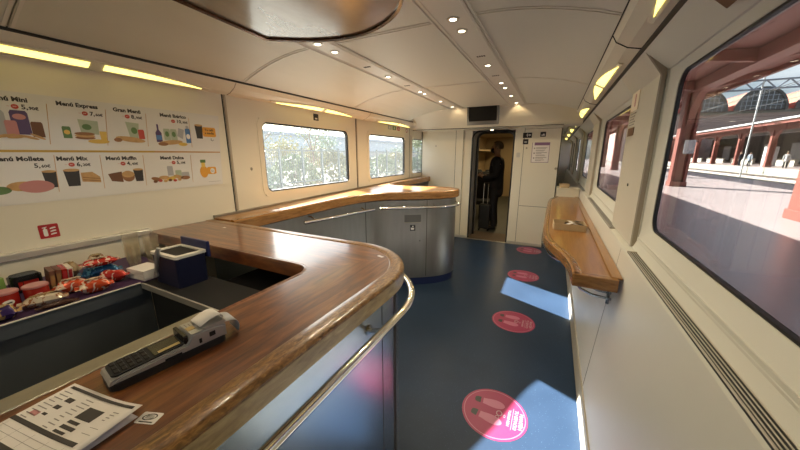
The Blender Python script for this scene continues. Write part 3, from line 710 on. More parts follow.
bm = B(); tube(bm, [(-1.655, 0.705, 1.165), (-1.665, 0.700, 1.14), (-1.69, 0.699, 1.08), (-1.715, 0.702, 1.03)], [0.009, 0.012, 0.009, 0.006], 8); lathe(bm, [(0, -0.006), (0.014, -0.004), (0.014, 0.004), (0, 0.006)], mtx=frame((-1.718, 0.703, 1.022), (1, 0, 0), (0, 0, 1), (0, -1, 0))); obj('handle', bm, 'silver', t, True)

# stacks of cups, napkins
def cups(x, y, n, lab):
    t = thing('cup_stack', lab, 'cups', (x, y, ZS), 'stacks of clear cups')
    for k in range(n):
        z = ZS + 0.0095*k
        bm = B(); lathe(bm, [(0.0, z+0.001), (0.024, z+0.001), (0.035, z+0.085), (0.0375, z+0.086), (0.0375, z+0.089), (0.035, z+0.088)], x, y, 18, open_=True); obj('cup', bm, 'cupclear', t, True)
cups(-2.045, 0.748, 15, 'tall stack of clear plastic cups beside the napkins')
cups(-2.03, 0.832, 13, 'shorter stack of clear plastic cups next to the blue cool box')
t = thing('napkin_pack', 'block of white paper napkins in front of the cup stacks', 'napkins', (-1.93, 0.72, ZS))
mt = Matrix.Translation((-1.885, 0.728, ZS+0.0008)) @ Matrix.Rotation(math.radians(6), 4, 'Z')
for k in range(8):
    bm = B(); box(bm, -0.07, 0.07, -0.05, 0.05, k*0.0065, k*0.0065+0.006, 0.0015, 1, mtx=mt @ Matrix.Rotation(math.radians(random.uniform(-1, 1)), 4, 'Z')); obj('napkin', bm, 'paper', t)

# ---- snacks
def bag(bm, L_, Wd, H_, mtx, nx=12, ny=8, seedv=0):
    rnd = random.Random(seedv); t = bmesh.new(); g = [[], []]
    ph = [rnd.uniform(0, 6) for _ in range(4)]
    for s in (0, 1):
        for i in range(nx+1):
            row = []
            for j in range(ny+1):
                a, b = i/nx, j/ny; u, v = a*2-1, b*2-1
                h = max(0, (1-u**4))**0.7*max(0, (1-v*v))**0.6
                wr = 0.12*math.sin(9*a+ph[0]+2*b)+0.1*math.sin(7*b+ph[1]-3*a)
                zz = H_*0.5*(1 + h*(1+wr)) if s else H_*0.5*(1 - h)
                row.append(t.verts.new((u*L_/2, v*Wd/2*(1-0.10*(1-u*u)), zz)))
            g[s].append(row)
    for s in (0, 1):
        for i in range(nx):
            for j in range(ny):
                q = (g[s][i][j], g[s][i+1][j], g[s][i+1][j+1], g[s][i][j+1])
                t.faces.new(q if s else q[::-1])
    bmesh.ops.remove_doubles(t, verts=t.verts, dist=0.0004)
    # crimped ends
    for e_ in (-1, 1):
        vs = []
        for k in range(9):
            y = (-0.5+k/8)*Wd; vs.append((t.verts.new((e_*L_/2*0.985, y, H_*0.5+0.001)), t.verts.new((e_*(L_/2+0.012+0.002*(k % 2)), y, H_*0.5+0.0015*(k % 2)))))
        for k in range(8): t.faces.new((vs[k][0], vs[k+1][0], vs[k+1][1], vs[k][1]))
    merge(bm, t, mtx)
def place(x, y, z, rz, tilt=0.0, roll=0.0):
    return Matrix.Translation((x, y, z)) @ Matrix.Rotation(math.radians(rz), 4, 'Z') @ Matrix.Rotation(math.radians(tilt), 4, 'Y') @ Matrix.Rotation(math.radians(roll), 4, 'X')
def snackbag(name, lab, cat, x, y, z, rz, L_, Wd, H_, m, m2=None, word=None, tilt=0, roll=0, sd=0, grp=None, wc='sign_white'):
    L_, Wd, H_ = L_*1.15, Wd*1.2, H_*1.25
    t = thing(name, lab, cat, (x, y, z), grp)
    mt = place(x, y, z, rz, tilt, roll)
    bm = B(); bag(bm, L_, Wd, H_, mt, seedv=sd); obj('wrapper', bm, m, t, True)
    if m2:
        bm = B(); prism(bm, ellipse(0, 0, L_*0.30, Wd*0.2, 20, 0.2), H_*1.0, H_*1.06, mt); obj('printed_patch', bm, m2, t)
    if word:
        bm = B(); text_bm(bm, word, Wd*0.26, mt @ Matrix.Translation((0, 0, H_*1.075)), bold=0.001); obj('lettering', bm, wc, t)
    return t
def tinp(x, y, lab):
    t = thing('snack_tin', lab, 'tin', (x, y, ZS), 'red tins')
    bm = B(); lathe(bm, [(0.0, ZS), (0.037, ZS), (0.038, ZS+0.004), (0.038, ZS+0.066), (0.0, ZS+0.066)], x, y, 28); obj('tin_body', bm, 'tin_red', t, True)
    bm = B(); lathe(bm, [(0.0, ZS+0.066), (0.040, ZS+0.066), (0.040, ZS+0.073), (0.036, ZS+0.076), (0.0, ZS+0.074)], x, y, 28); obj('lid', bm, 'tin_lid', t, True)
    d = Vector((0-x, 0.1-y, 0)).normalized(); px = Vector((-d.y, d.x, 0))
    mt = frame(Vector((x, y, ZS+0.03)) + d*0.0365, px, (0, 0, 1), d)
    bm = B(); prism(bm, ellipse(0, 0, 0.019, 0.012, 18, 0.3), 0, 0.003, mt); obj('white_badge', bm, 'sign_white', t)
    bm = B(); prism(bm, [(-0.012, -0.006), (0.012, 0.0), (0.012, 0.005), (-0.010, 0.001)], 0.003, 0.0036, mt); obj('badge_mark', bm, 'sign_black', t)
tinp(-2.002, 0.284, 'red snack tin with a pinkish lid, nearest the left frame edge')
tinp(-1.99, 0.368, 'red snack tin with a pinkish lid, beside the chocolate stick cartons')
t = thing('snack_carton', 'green snack carton standing behind the red tins', 'carton', (-2.21, 0.28, ZS), 'upright snack cartons')
mt = place(-2.21, 0.28, ZS, 8); bm = B(); box(bm, -0.025, 0.025, -0.06, 0.04, 0, 0.085, 0.002, mtx=mt); obj('carton', bm, 'box_green', t)
bm = B(); prism(bm, ellipse(0, 0, 0.035, 0.013, 20), 0, 0.0008, mt @ frame((0.025, -0.01, 0.05), (0, 1, 0), (0, 0, 1), (1, 0, 0))); obj('dark_badge', bm, 'green_print', t)
t = thing('snack_tub', 'black rounded snack tub between the green carton and the stick cartons', 'tub', (-2.20, 0.385, ZS))
bm = B(); prism(bm, rrect(-0.045, -0.05, 0.045, 0.05, 0.03, 6), 0, 0.08, place(-2.20, 0.383, ZS, 5), bev=0.008); obj('tub_body', bm, 'black_gloss', t)
bm = B(); box(bm, -2.1565, -2.1535, 0.352, 0.415, ZS+0.018, ZS+0.055); obj('red_label', bm, 'tin_red', t)
for k in range(4):
    x, y = -2.085-0.012*k, 0.432+0.023*k
    t = thing('stick_carton', 'slim leaning chocolate stick carton, %s of four beside the black tub' % ordn[k], 'carton', (x, y, ZS), 'leaning snack cartons')
    mt = place(x, y, ZS, -6, 0, -5)
    c = 'box_brown' if k < 2 else ('box_white' if k > 2 else 'tin_red')
    bm = B(); box(bm, -0.055, 0.055, -0.0095, 0.0095, 0.0012, 0.105 - 0.004*k, 0.0015, mtx=mt); obj('carton', bm, c, t)
    bm = B(); box(bm, 0.0552, 0.056, -0.006, 0.006, 0.02, 0.085, mtx=mt); obj('printed_patch', bm, 'sign_red' if k > 1 else 'foil_gold', t)
snackbag('snack_bag', 'gold snack bag at the back of the counter by the upstand', 'snack bag', -2.225, 0.542, ZS+0.003, 65, 0.055, 0.065, 0.06, 'foil_tan', 'foil_gold', sd=1)
snackbag('snack_bag', 'cream and gold crinkled snack bag at the back right of the snacks', 'snack bag', -2.19, 0.640, ZS+0.002, 82, 0.07, 0.085, 0.075, 'foil_cream', 'foil_gold', sd=2)
snackbag('snack_bag', 'blue snack bag lying across behind the red bags', 'snack bag', -2.055, 0.605, ZS+0.001, 72, 0.125, 0.058, 0.062, 'foil_blue', None, sd=3)
reds = [(-1.945, 0.612, 'red glossy snack bag at the right end of the snacks', 'foil_red', 68), (-1.872, 0.520, 'orange-red crisp wrapper nearest the front edge of the counter', 'foil_orange', 76), (-1.962, 0.472, 'orange-red crisp wrapper between the cartons and the front wrapper', 'foil_orange', 66)]
for k, (x, y, lab, mm, rz) in enumerate(reds):
    snackbag('snack_bag', lab, 'snack bag', x, y, ZS+0.001, rz, 0.092, 0.054, 0.052, mm, 'foil_cream' if k else None, sd=10+k, grp='red and orange snack bags')
snackbag('snack_bag', 'red and white snack bag lying on top of the blue one', 'snack bag', -2.02, 0.60, ZS+0.078, 80, 0.11, 0.052, 0.035, 'foil_red', 'foil_cream', sd=20, grp='red and orange snack bags')
snackbag('biscuit_bar', 'cream wrapped biscuit bar in front of the red tins', 'bar', -1.895, 0.362, ZS+0.001, 76, 0.105, 0.046, 0.04, 'foil_cream', 'foil_gold', sd=30)
snackbag('chocolate_bar', 'dark chocolate bar lying along the front edge of the counter', 'bar', -1.833, 0.385, ZS+0.001, 80, 0.09, 0.026, 0.016, 'foil_choc', None, sd=31)
snackbag('sweet_bag', 'purple and gold sweet bag at the near left end of the snacks', 'sweets', -1.858, 0.245, ZS+0.001, 80, 0.062, 0.06, 0.045, 'foil_purple', 'foil_gold', sd=32)
snackbag('sweet_bag', 'small gold sweet bag tucked beside the purple one', 'sweets', -1.942, 0.242, ZS+0.001, 80, 0.055, 0.05, 0.034, 'foil_gold', None, sd=33)
snackbag('sweet_bag', 'purple sweet bag behind the gold sweets', 'sweets', -2.045, 0.19, ZS+0.001, 60, 0.06, 0.05, 0.05, 'foil_purple', 'foil_tan', sd=34)

# ------------------------------------------------------------------ card terminal
TA, TB = Vector((-0.838, 0.211, ZT+0.0025)), Vector((-0.803, 0.452, ZT+0.0025))
ta = (TB-TA).normalized(); tn = Vector((-ta.y, ta.x, 0))
trz = math.atan2(ta.y, ta.x)
t = thing('card_terminal', 'silver and black handheld card terminal lying on the bar top', 'card terminal', (TA.x, TA.y, ZT), rz=trz)
Ln = (TB-TA).length
bm = B(); prism(bm, rrect(0.0, -0.042, Ln, 0.042, 0.02), 0.0, 0.017); obj('base', bm, 'black', t)
bm = B()
side = [(0.0, 0.016), (Ln, 0.016), (Ln, 0.048), (Ln-0.03, 0.056), (0.162, 0.056), (0.148, 0.036), (0.02, 0.030), (0.004, 0.025)]
prism(bm, side, -0.041, 0.041, frame((0, 0, 0), (1, 0, 0), (0, 0, 1), (0, -1, 0)), bev=0.004); obj('body', bm, 'silver', t, True)
bm = B(); prism(bm, rrect(0.008, -0.033, 0.148, 0.033, 0.012), 0.0, 0.004, Matrix.Translation((0, 0, 0.0285)) @ Matrix.Rotation(math.radians(-2.5), 4, 'Y')); obj('face_plate', bm, 'matt_black', t)
FM = Matrix.Translation((0, 0, 0.0265)) @ Matrix.Rotation(math.radians(-2.5), 4, 'Y')
for r in range(5):
    for c in range(3):
        bm = B(); box(bm, 0.014+r*0.0135, 0.024+r*0.0135, -0.027+c*0.019, -0.011+c*0.019, 0.006, 0.009, 0.0015, 1, mtx=FM); obj('key', bm, 'key', t)
bm = B(); box(bm, 0.086, 0.142, -0.027, 0.027, 0.006, 0.0072, mtx=FM); obj('screen', bm, 'lcd', t)
bm = B(); box(bm, 0.095, 0.140, -0.025, -0.014, 0.0072, 0.0076, mtx=FM); obj('screen_glare', bm, 'lcd_glare', t)  # tan strip painted on the screen as glare
bm = B(); box(bm, 0.145, 0.154, -0.036, 0.036, 0.036, 0.058, 0.002); obj('screen_hood', bm, 'black_gloss', t)
bm = B(); box(bm, 0.162, 0.18, -0.014, 0.006, 0.0562, 0.0575); obj('small_label', bm, 'lcd_glare', t)
bm = B(); prism(bm, rrect(0.19, -0.038, Ln+0.002, 0.038, 0.006), 0.052, 0.061); obj('printer_cover', bm, 'silver', t)
for q in ((0.10, 0.135, 0.020, 0.024), (0.175, 0.181, 0.026, 0.038), (0.20, 0.214, 0.032, 0.044)):
    bm = B(); box(bm, q[0], q[1], -0.0425, -0.0405, q[2], q[3]); obj('side_button', bm, 'key', t)
# receipt curling out
bm = B(); n = 14; vs = []
for k in range(n+1):
    s = k/n; a = s*2.5; x = 0.185 + 0.035*math.sin(a*0.9) + 0.03*s; z = 0.061 + 0.016*math.sin(s*PI)*(1-0.3*s) + 0.002
    vs.append((bm.verts.new((x, -0.029, z)), bm.verts.new((x, 0.029, z))))
for k in range(n): bm.faces.new((vs[k][0], vs[k+1][0], vs[k+1][1], vs[k][1]))
rc = obj('receipt', bm, 'paper', t, True, label='pale printed receipt curling from the printer')
rc.modifiers.new('thick', 'SOLIDIFY').thickness = 0.0005
bm = B()
for k in range(3): box(bm, 0.168+0.008*k, 0.1695+0.008*k, 0.010, 0.03-0.004*(k % 2), 0.0562, 0.0568)
obj('receipt_print', bm, 'ink_soft', t)
bm = B(); vs = []
for k in range(n+1):
    s = k/n; vs.append((bm.verts.new((Ln-0.005+0.045*math.sin(s*2.0), -0.032+0.004*s, 0.052-0.048*s+0.012*math.sin(s*PI))), bm.verts.new((Ln-0.005+0.05*math.sin(s*2.0), 0.034, 0.052-0.048*s+0.013*math.sin(s*PI)))))
for k in range(n): bm.faces.new((vs[k][0], vs[k+1][0], vs[k+1][1], vs[k][1]))
rr = obj('clear_flap', bm, 'grey_print', t, True); rr.modifiers.new('thick', 'SOLIDIFY').thickness = 0.001

# ------------------------------------------------------------------ paper form and sticker on the bar
PU = Vector((0.99, 0.14, 0)).normalized(); PV = Vector((0.14, -0.99, 0)).normalized()
P0 = Vector((-0.905, 0.182, ZT+0.0045))
t = thing('paper_form', 'printed white form with dark bars lying on the bar top at bottom left', 'paper', (P0.x, P0.y, ZT))
PM = frame(P0, PU, -PV, (0, 0, 1))    # x across, y up the page (towards its head)
pw, ph = 0.228, 0.30
def sheet(m, name, dz, lift, rot):
    bm = B(); n = 10; g = []
    for i in range(n+1):
        row = []
        for j in range(n+1):
            u, v = i/n, j/n; row.append(bm.verts.new((u*pw, -v*ph, dz + lift*max(0, u-0.45)**2*max(0, 1-v))))
        g.append(row)
    for i in range(n):
        for j in range(n): bm.faces.new((g[i][j], g[i][j+1], g[i+1][j+1], g[i+1][j]))
    bmesh.ops.transform(bm, matrix=PM @ Matrix.Rotation(rot, 4, 'Z'), verts=bm.verts)
    s = obj(name, bm, m, t, True); s.modifiers.new('thick', 'SOLIDIFY').thickness = 0.0004
sheet('paper_b', 'under_sheet', -0.0035, 0.0, -0.05)
sheet('paper', 'top_sheet', 0.0, 0.045, 0.0)
def pz(u, v): return 0.045*max(0, u/pw-0.45)**2*max(0, 1-v/ph) + 0.0006
def bar_print(bm, u0, u1, v0, v1):
    n = 6
    for k in range(n):
        a, b = u0+(u1-u0)*k/n, u0+(u1-u0)*(k+1)/n
        q = [bm.verts.new(PM @ Vector((x, -y, pz(x, y)))) for x, y in ((a, v0), (a, v1), (b, v1), (b, v0))]
        bm.faces.new(q)
bm = B()
for u0, u1, v0, v1 in ((0.01, 0.215, 0.006, 0.012), (0.0, 0.205, 0.088, 0.096), (0.0, 0.21, 0.128, 0.137), (0.118, 0.165, 0.03, 0.055), (0.118, 0.150, 0.060, 0.066), (0.118, 0.158, 0.070, 0.077), (0.118, 0.15, 0.081, 0.086),
                       (0.045, 0.066, 0.028, 0.038), (0.045, 0.062, 0.047, 0.055), (0.045, 0.058, 0.066, 0.071)):
    bm = B(); bar_print(bm, u0, u1, v0, v1); obj('dark_bar', bm, 'ink', t)
rnd = random.Random(5)
fine = []
for k in range(9):
    v = 0.02+0.008*k
    fine += [(0.01, 0.01+rnd.uniform(0.02, 0.032), v, v+0.0018), (0.085, 0.085+rnd.uniform(0.012, 0.028), v, v+0.0018)]
fine += [(0.005, 0.205, v, v+0.0007) for v in (0.106, 0.116, 0.15, 0.165, 0.18, 0.20, 0.22)]
for k in range(5): fine += [(0.02+0.042*k, 0.04+0.042*k, 0.143, 0.1455), (0.01+0.045*k, 0.0107+0.045*k, 0.10, 0.127)]
fine += [(0.18, 0.205, 0.06, 0.061), (0.18, 0.205, 0.072, 0.073)] + [(0.183, 0.200-0.003*k, 0.025+0.006*k, 0.0268+0.006*k) for k in range(4)]
for q in fine:
    bm = B(); bar_print(bm, *q); obj('print_line', bm, 'ink_soft', t)
bm = B(); bar_print(bm, 0.018, 0.04, 0.068, 0.078); obj('pink_box', bm, 'pink_print', t)
t = thing('round_logo_sticker', 'small white sticker with a black oval mark stuck beside the form', 'sticker', (-0.655, 0.21, ZT+0.0002))
SM = frame((-0.655, 0.211, ZT+0.0004), (0.93, 0.36, 0), (-0.36, 0.93, 0), (0, 0, 1))
bm = B(); prism(bm, rrect(-0.021, -0.013, 0.021, 0.013, 0.003, 3), 0, 0.0006, SM); obj('sticker_base', bm, 'paper', t)
bm = B(); ringp(bm, ellipse(0, 0.002, 0.014, 0.0075, 24, 0.2), ellipse(0, 0.002, 0.0115, 0.0055, 24, 0.2), 0.0006, 0.0009, SM); box(bm, -0.013, 0.015, -0.0105, -0.008, 0.0006, 0.0009, mtx=SM)
for k in range(3): box(bm, -0.008, 0.008, -0.0015+k*0.0028, -0.0002+k*0.0028, 0.0006, 0.0009, mtx=SM)
obj('black_mark', bm, 'ink', t)

# ------------------------------------------------------------------ menu board on the left wall
t = thing('menu_board', 'long white food menu poster with prices on the left wall', 'menu', (-2.4, 0.8, 1.63))
MW = lambda lay=0: WL(0, 0, -2.4 + 0.0006*lay)
bm = B(); prism(bm, [(0.12, 1.35), (1.538, 1.372), (1.574, 1.897), (0.12, 1.903)], 0.0, 0.003, MW()); obj('sheet', bm, 'poster', t)
X0 = -2.3968
LM = lambda lay=1: WL(0, 0, X0 + 0.0004*lay)
def ply(pts, m, lay, name='printed_picture'):
    bm = B(); prism(bm, pts, 0, 0.0003, LM(lay)); return obj(name, bm, m, t)
bm = B(); prism(bm, [(0.12, 1.612), (1.10, 1.616), (1.10, 1.627), (0.12, 1.624)], 0, 0.0004, LM()); obj('dividing_line', bm, 'gold_line', t)
bm = B(); prism(bm, [(1.10, 1.616), (1.55, 1.618), (1.55, 1.626), (1.10, 1.627)], 0, 0.0004, LM()); obj('dividing_line', bm, 'orange_line', t)
for yt, yb, zt, zb in ((0.652, 0.630, 1.86, 1.655), (0.887, 0.865, 1.86, 1.655), (1.087, 1.070, 1.86, 1.655), (1.347, 1.343, 1.86, 1.655),
                       (0.632, 0.618, 1.60, 1.405), (0.818, 0.808, 1.60, 1.405), (1.030, 1.020, 1.60, 1.405), (1.322, 1.312, 1.60, 1.405)):
    bm = B(); prism(bm, [(yb, zb), (yb+0.0025, zb), (yt+0.0025, zt), (yt, zt)], 0, 0.0004, LM()); obj('column_line', bm, 'orange_line', t)
def title(s, y, z, size, price, py, pz_, dot=True, big=None):
    bm = B(); text_bm(bm, s, size, LM() @ Matrix.Translation((y, z, 0)), 'CENTER', 0.0012); obj('menu_title', bm, 'ink', t)
    a, b = price.split(',')
    bm = B(); text_bm(bm, a + ',', size*1.02, LM() @ Matrix.Translation((py, pz_, 0)), 'LEFT', 0.0008); text_bm(bm, b + '€', size*0.66, LM() @ Matrix.Translation((py+size*0.82*(1 if len(a) == 1 else 1.62), pz_-0.003, 0)), 'LEFT', 0.0006); obj('menu_price', bm, 'ink', t)
    if dot:
        bm = B(); prism(bm, ellipse(py-0.020, pz_, 0.0125, 0.0115, 22), 0, 0.0004, LM()); obj('price_dot', bm, 'red_print', t)
        bm = B(); text_bm(bm, 'por', 0.009, LM(2) @ Matrix.Translation((py-0.020, pz_+0.001, 0))); obj('dot_lettering', bm, 'sign_white', t)
        bm = B(); box(bm, py-0.046, py-0.037, pz_-0.001, pz_+0.001, 0, 0.0004, mtx=LM()); obj('price_dash', bm, 'pink_print', t)
title('Menú Mini', 0.525, 1.866, 0.0305, '5,90', 0.563, 1.832)
title('Menú Express', 0.772, 1.868, 0.0295, '7,60', 0.815, 1.828)
title('Gran Menú', 0.993, 1.866, 0.030, '8,90', 1.008, 1.832)
title('Menú Ibérico', 1.250, 1.862, 0.0305, '10,90', 1.264, 1.828)
title('Menú Mollete', 0.508, 1.580, 0.0305, '5,60', 0.553, 1.545, dot=False)
title('Menú Mix', 0.700, 1.580, 0.0305, '6,20', 0.712, 1.548)
title('Menú Muffin', 0.918, 1.580, 0.030, '4,40', 0.940, 1.548)
title('Menú Dulce', 1.200, 1.580, 0.030, '5,10', 1.224, 1.548)
def can(y, z, w, h, m, lay=1):
    ply([(y-w/2, z), (y+w/2, z), (y+w/2, z+h*0.9), (y+w*0.4, z+h), (y-w*0.4, z+h), (y-w/2, z+h*0.9)], m, lay)
def cup(y, z, w, h, lay=1):
    ply([(y-w*0.38, z), (y+w*0.38, z), (y+w/2, z+h), (y-w/2, z+h)], 'cup_print', lay); ply(ellipse(y, z+h, w*0.52, w*0.13, 18), 'bread', lay+1)
def oval(y, z, a, b, m, lay=1, r=0.0): ply(ellipse(y, z, a, b, 22, r), m, lay)
# mini
can(0.475, 1.69, 0.055, 0.12, 'grey_print'); can(0.548, 1.70, 0.06, 0.115, 'purple_print'); oval(0.548, 1.785, 0.022, 0.014, 'pink_print', 2); can(0.60, 1.69, 0.042, 0.075, 'brown_print', 2); can(0.515, 1.69, 0.04, 0.075, 'pink_print', 3)
for k in range(6): oval(0.47+0.025*k, 1.686+0.006*(k % 2), 0.028, 0.006, 'bread', 3+k % 2, 0.5-0.2*k)
can(0.40, 1.69, 0.06, 0.10, 'red_print')
# express
can(0.705, 1.69, 0.034, 0.062, 'green_print'); oval(0.705, 1.722, 0.012, 0.012, 'yellow_print', 2); ply([(0.762, 1.72), (0.838, 1.715), (0.842, 1.79), (0.758, 1.795)], 'leaf_print', 1); oval(0.79, 1.755, 0.02, 0.016, 'green_print', 2)
for k in range(3): oval(0.775, 1.695+0.011*k, 0.043, 0.009, ('bread_d', 'bread', 'bread_d')[k], 3+k)
ply([(0.842, 1.685), (0.868, 1.685), (0.872, 1.735), (0.84, 1.735)], 'yellow_print', 2); oval(0.83, 1.677, 0.048, 0.012, 'yellow_print', 3)
# gran menu
ply([(0.985, 1.70), (1.025, 1.70), (1.04, 1.795), (0.972, 1.80)], 'leaf_print', 1); oval(1.01, 1.75, 0.016, 0.02, 'green_print', 2); can(1.045, 1.70, 0.032, 0.058, 'red_print', 2); oval(0.985, 1.695, 0.075, 0.016, 'bread', 3, -0.12); oval(0.92, 1.69, 0.02, 0.012, 'bread_d', 4)
# iberico
ply([(1.125, 1.685), (1.16, 1.685), (1.16, 1.745), (1.147, 1.765), (1.147, 1.80), (1.137, 1.80), (1.137, 1.765), (1.125, 1.745)], 'purple_print', 1); ply([(1.126, 1.70), (1.159, 1.70), (1.159, 1.73), (1.126, 1.73)], 'blue_print', 2)
for k in range(2): can(1.193+0.042*k, 1.70, 0.04, 0.075, 'leaf_print', 1); oval(1.193+0.042*k, 1.74, 0.012, 0.018, 'green_print', 2)
ply([(1.255, 1.73), (1.29, 1.71), (1.305, 1.775), (1.27, 1.785)], 'grey_print', 1); can(1.328, 1.685, 0.034, 0.10, 'blue_print', 1); oval(1.328, 1.795, 0.010, 0.010, 'grey_print', 2); oval(1.328, 1.73, 0.013, 0.018, 'sign_white', 2)
oval(1.21, 1.685, 0.075, 0.015, 'bread', 4, 0.1); oval(1.16, 1.673, 0.03, 0.012, 'bread_d', 5); oval(1.285, 1.675, 0.03, 0.012, 'yellow_print', 5)
# coffee offer
cup(1.41, 1.72, 0.055, 0.095); ply(rrect(1.435, 1.735, 1.535, 1.805, 0.012, 3), 'orange_print', 1)
bm = B(); text_bm(bm, 'Tu café', 0.022, LM(2) @ Matrix.Translation((1.485, 1.785, 0)), bold=0.0005); text_bm(bm, 'a media', 0.022, LM(2) @ Matrix.Translation((1.485, 1.762, 0)), bold=0.0005); text_bm(bm, '1,-', 0.026, LM(2) @ Matrix.Translation((1.50, 1.715, 0)), bold=0.0006); obj('offer_lettering', bm, 'ink', t)
# mollete
oval(0.50, 1.445, 0.055, 0.024, 'bread'); oval(0.545, 1.44, 0.062, 0.032, 'pink_print', 2); oval(0.545, 1.43, 0.06, 0.018, 'bread_d', 1); cup(0.60, 1.43, 0.052, 0.085); oval(0.42, 1.43, 0.04, 0.02, 'green_print')
# mix
cup(0.685, 1.43, 0.064, 0.088); ply([(0.72, 1.452), (0.80, 1.442), (0.80, 1.475), (0.77, 1.505), (0.72, 1.502)], 'bread', 1)
for k in range(2): ply([(0.725, 1.46+0.014*k), (0.80, 1.45+0.012*k), (0.80, 1.453+0.012*k), (0.725, 1.464+0.014*k)], 'bread_d', 2)
# muffin
ply([(0.85, 1.445), (0.905, 1.435), (0.905, 1.50), (0.875, 1.495), (0.838, 1.488)], 'brown_print', 1); oval(0.935, 1.47, 0.032, 0.034, 'bread_d', 2); oval(0.935, 1.482, 0.032, 0.02, 'bread', 3); cup(0.99, 1.435, 0.052, 0.075)
# dulce
for k in range(5): oval(1.085+0.045*k, 1.44+0.008*(k % 2), 0.032, 0.013, ('bread_d', 'bread', 'yellow_print', 'bread', 'bread_d')[k], 3, 0.3*(k % 3-1))
can(1.175, 1.46, 0.036, 0.065, 'grey_print', 1); can(1.225, 1.45, 0.04, 0.045, 'leaf_print', 1); can(1.27, 1.44, 0.05, 0.04, 'grey_print', 2)
for k in range(6): oval(1.075+0.03*k, 1.425+0.004*(k % 2), 0.012, 0.009, ('brown_print', 'red_print', 'bread')[k % 3], 5)
# juice offer
oval(1.405, 1.475, 0.03, 0.045, 'orange_print'); ply([(1.39, 1.51), (1.42, 1.51), (1.418, 1.545), (1.392, 1.545)], 'yellow_print', 2); ply(rrect(1.385, 1.543, 1.425, 1.565, 0.004, 3), 'green_print', 3)
ply(rrect(1.43, 1.455, 1.50, 1.51, 0.012, 3), 'orange_print', 2); oval(1.47, 1.48, 0.017, 0.02, 'sign_white', 3)
bm = B(); text_bm(bm, '1,-', 0.02, LM(4) @ Matrix.Translation((1.47, 1.48, 0)), bold=0.0005); obj('offer_lettering', bm, 'ink', t)
bm = B(); box(bm, 1.43, 1.525, 1.396, 1.398, 0, 0.0004, mtx=LM()); obj('small_print', bm, 'ink_soft', t)

# ---- signs on the left wall
t = thing('fire_extinguisher_sign', 'small red sign with white extinguisher and flame on the left wall', 'sign', (-2.4, 0.545, 1.2))
bm = B(); prism(bm, rrect(-0.037, -0.037, 0.037, 0.037, 0.005, 3), 0, 0.0012, WL(0.545, 1.2)); obj('plate', bm, 'sign_red', t)
bm = B(); mt = WL(0.545, 1.2, -2.3986)
prism(bm, rrect(-0.022, -0.026, -0.006, 0.014, 0.005, 3), 0, 0.0005, mt); box(bm, -0.017, -0.011, 0.014, 0.022, 0, 0.0005, mtx=mt); prism(bm, [(-0.022, 0.018), (-0.006, 0.022), (-0.006, 0.026), (-0.024, 0.022)], 0, 0.0005, mt)
for k in range(3): prism(bm, [(0.004, -0.022+0.016*k), (0.026, -0.018+0.016*k), (0.026, -0.012+0.016*k), (0.014, -0.012+0.016*k), (0.004, -0.016+0.016*k)], 0, 0.0005, mt)
obj('pictogram', bm, 'sign_white', t)
t = thing('pictogram_sign', 'small black pictogram sign above the nearest left window', 'sign', (-2.4, 2.69, 2.005))
bm = B(); prism(bm, rrect(-0.04, -0.035, 0.04, 0.035, 0.004, 3), 0, 0.0012, WL(2.69, 2.005)); obj('plate', bm, 'sign_black', t)
bm = B(); box(bm, -0.016, 0.02, -0.022, -0.008, 0, 0.0005, mtx=WL(2.69, 2.005, -2.3986)); obj('pictogram', bm, 'sign_white', t)
for k, (c, lab) in enumerate((('grey_print', 'grey pictogram sign, left of three above the second left window'), ('green_print', 'dark green pictogram sign, middle of three above the second left window'), ('sign_red', 'red round-cornered sign, right of three above the second left window'))):
    y = 4.38+0.15*k
    t = thing('pictogram_sign', lab, 'sign', (-2.4, y, 2.03), 'pictograms above the second left window')
    bm = B(); prism(bm, rrect(-0.06, -0.032, 0.06, 0.032, 0.03 if k == 2 else 0.006, 4), 0, 0.0012, WL(y, 2.028)); obj('plate', bm, c, t)
    bm = B(); mt = WL(y, 2.028, -2.3986)
    if k == 2: ringp(bm, ellipse(-0.025, 0, 0.022, 0.022, 16), ellipse(-0.025, 0, 0.016, 0.016, 16), 0, 0.0005, mt); ringp(bm, ellipse(0.028, 0, 0.022, 0.022, 16), ellipse(0.028, 0, 0.016, 0.016, 16), 0, 0.0005, mt)
    else: box(bm, -0.012, 0.012, -0.022, 0.01, 0, 0.0005, mtx=mt); prism(bm, ellipse(0, 0.02, 0.008, 0.008, 12), 0, 0.0005, mt)
    obj('pictogram', bm, 'sign_white', t)
t = thing('no_smoking_sign', 'round red prohibition sign above the last left window', 'sign', (-2.4, 5.3, 2.02))
bm = B(); prism(bm, ellipse(0, 0, 0.036, 0.036, 20), 0, 0.0012, WL(5.0, 2.02)); obj('plate', bm, 'sign_red', t)
bm = B(); prism(bm, ellipse(0, 0, 0.025, 0.025, 20), 0, 0.0005, WL(5.0, 2.02, -2.3986)); obj('pictogram', bm, 'sign_white', t)
bm = B(); prism(bm, ellipse(0, 0, 0.01, 0.014, 12), 0, 0.004, WL(1.82, 1.48)); tag(obj('wall_lock', bm, 'alu'), 'small metal lock plate on the cream wall left of the first window', 'lock')

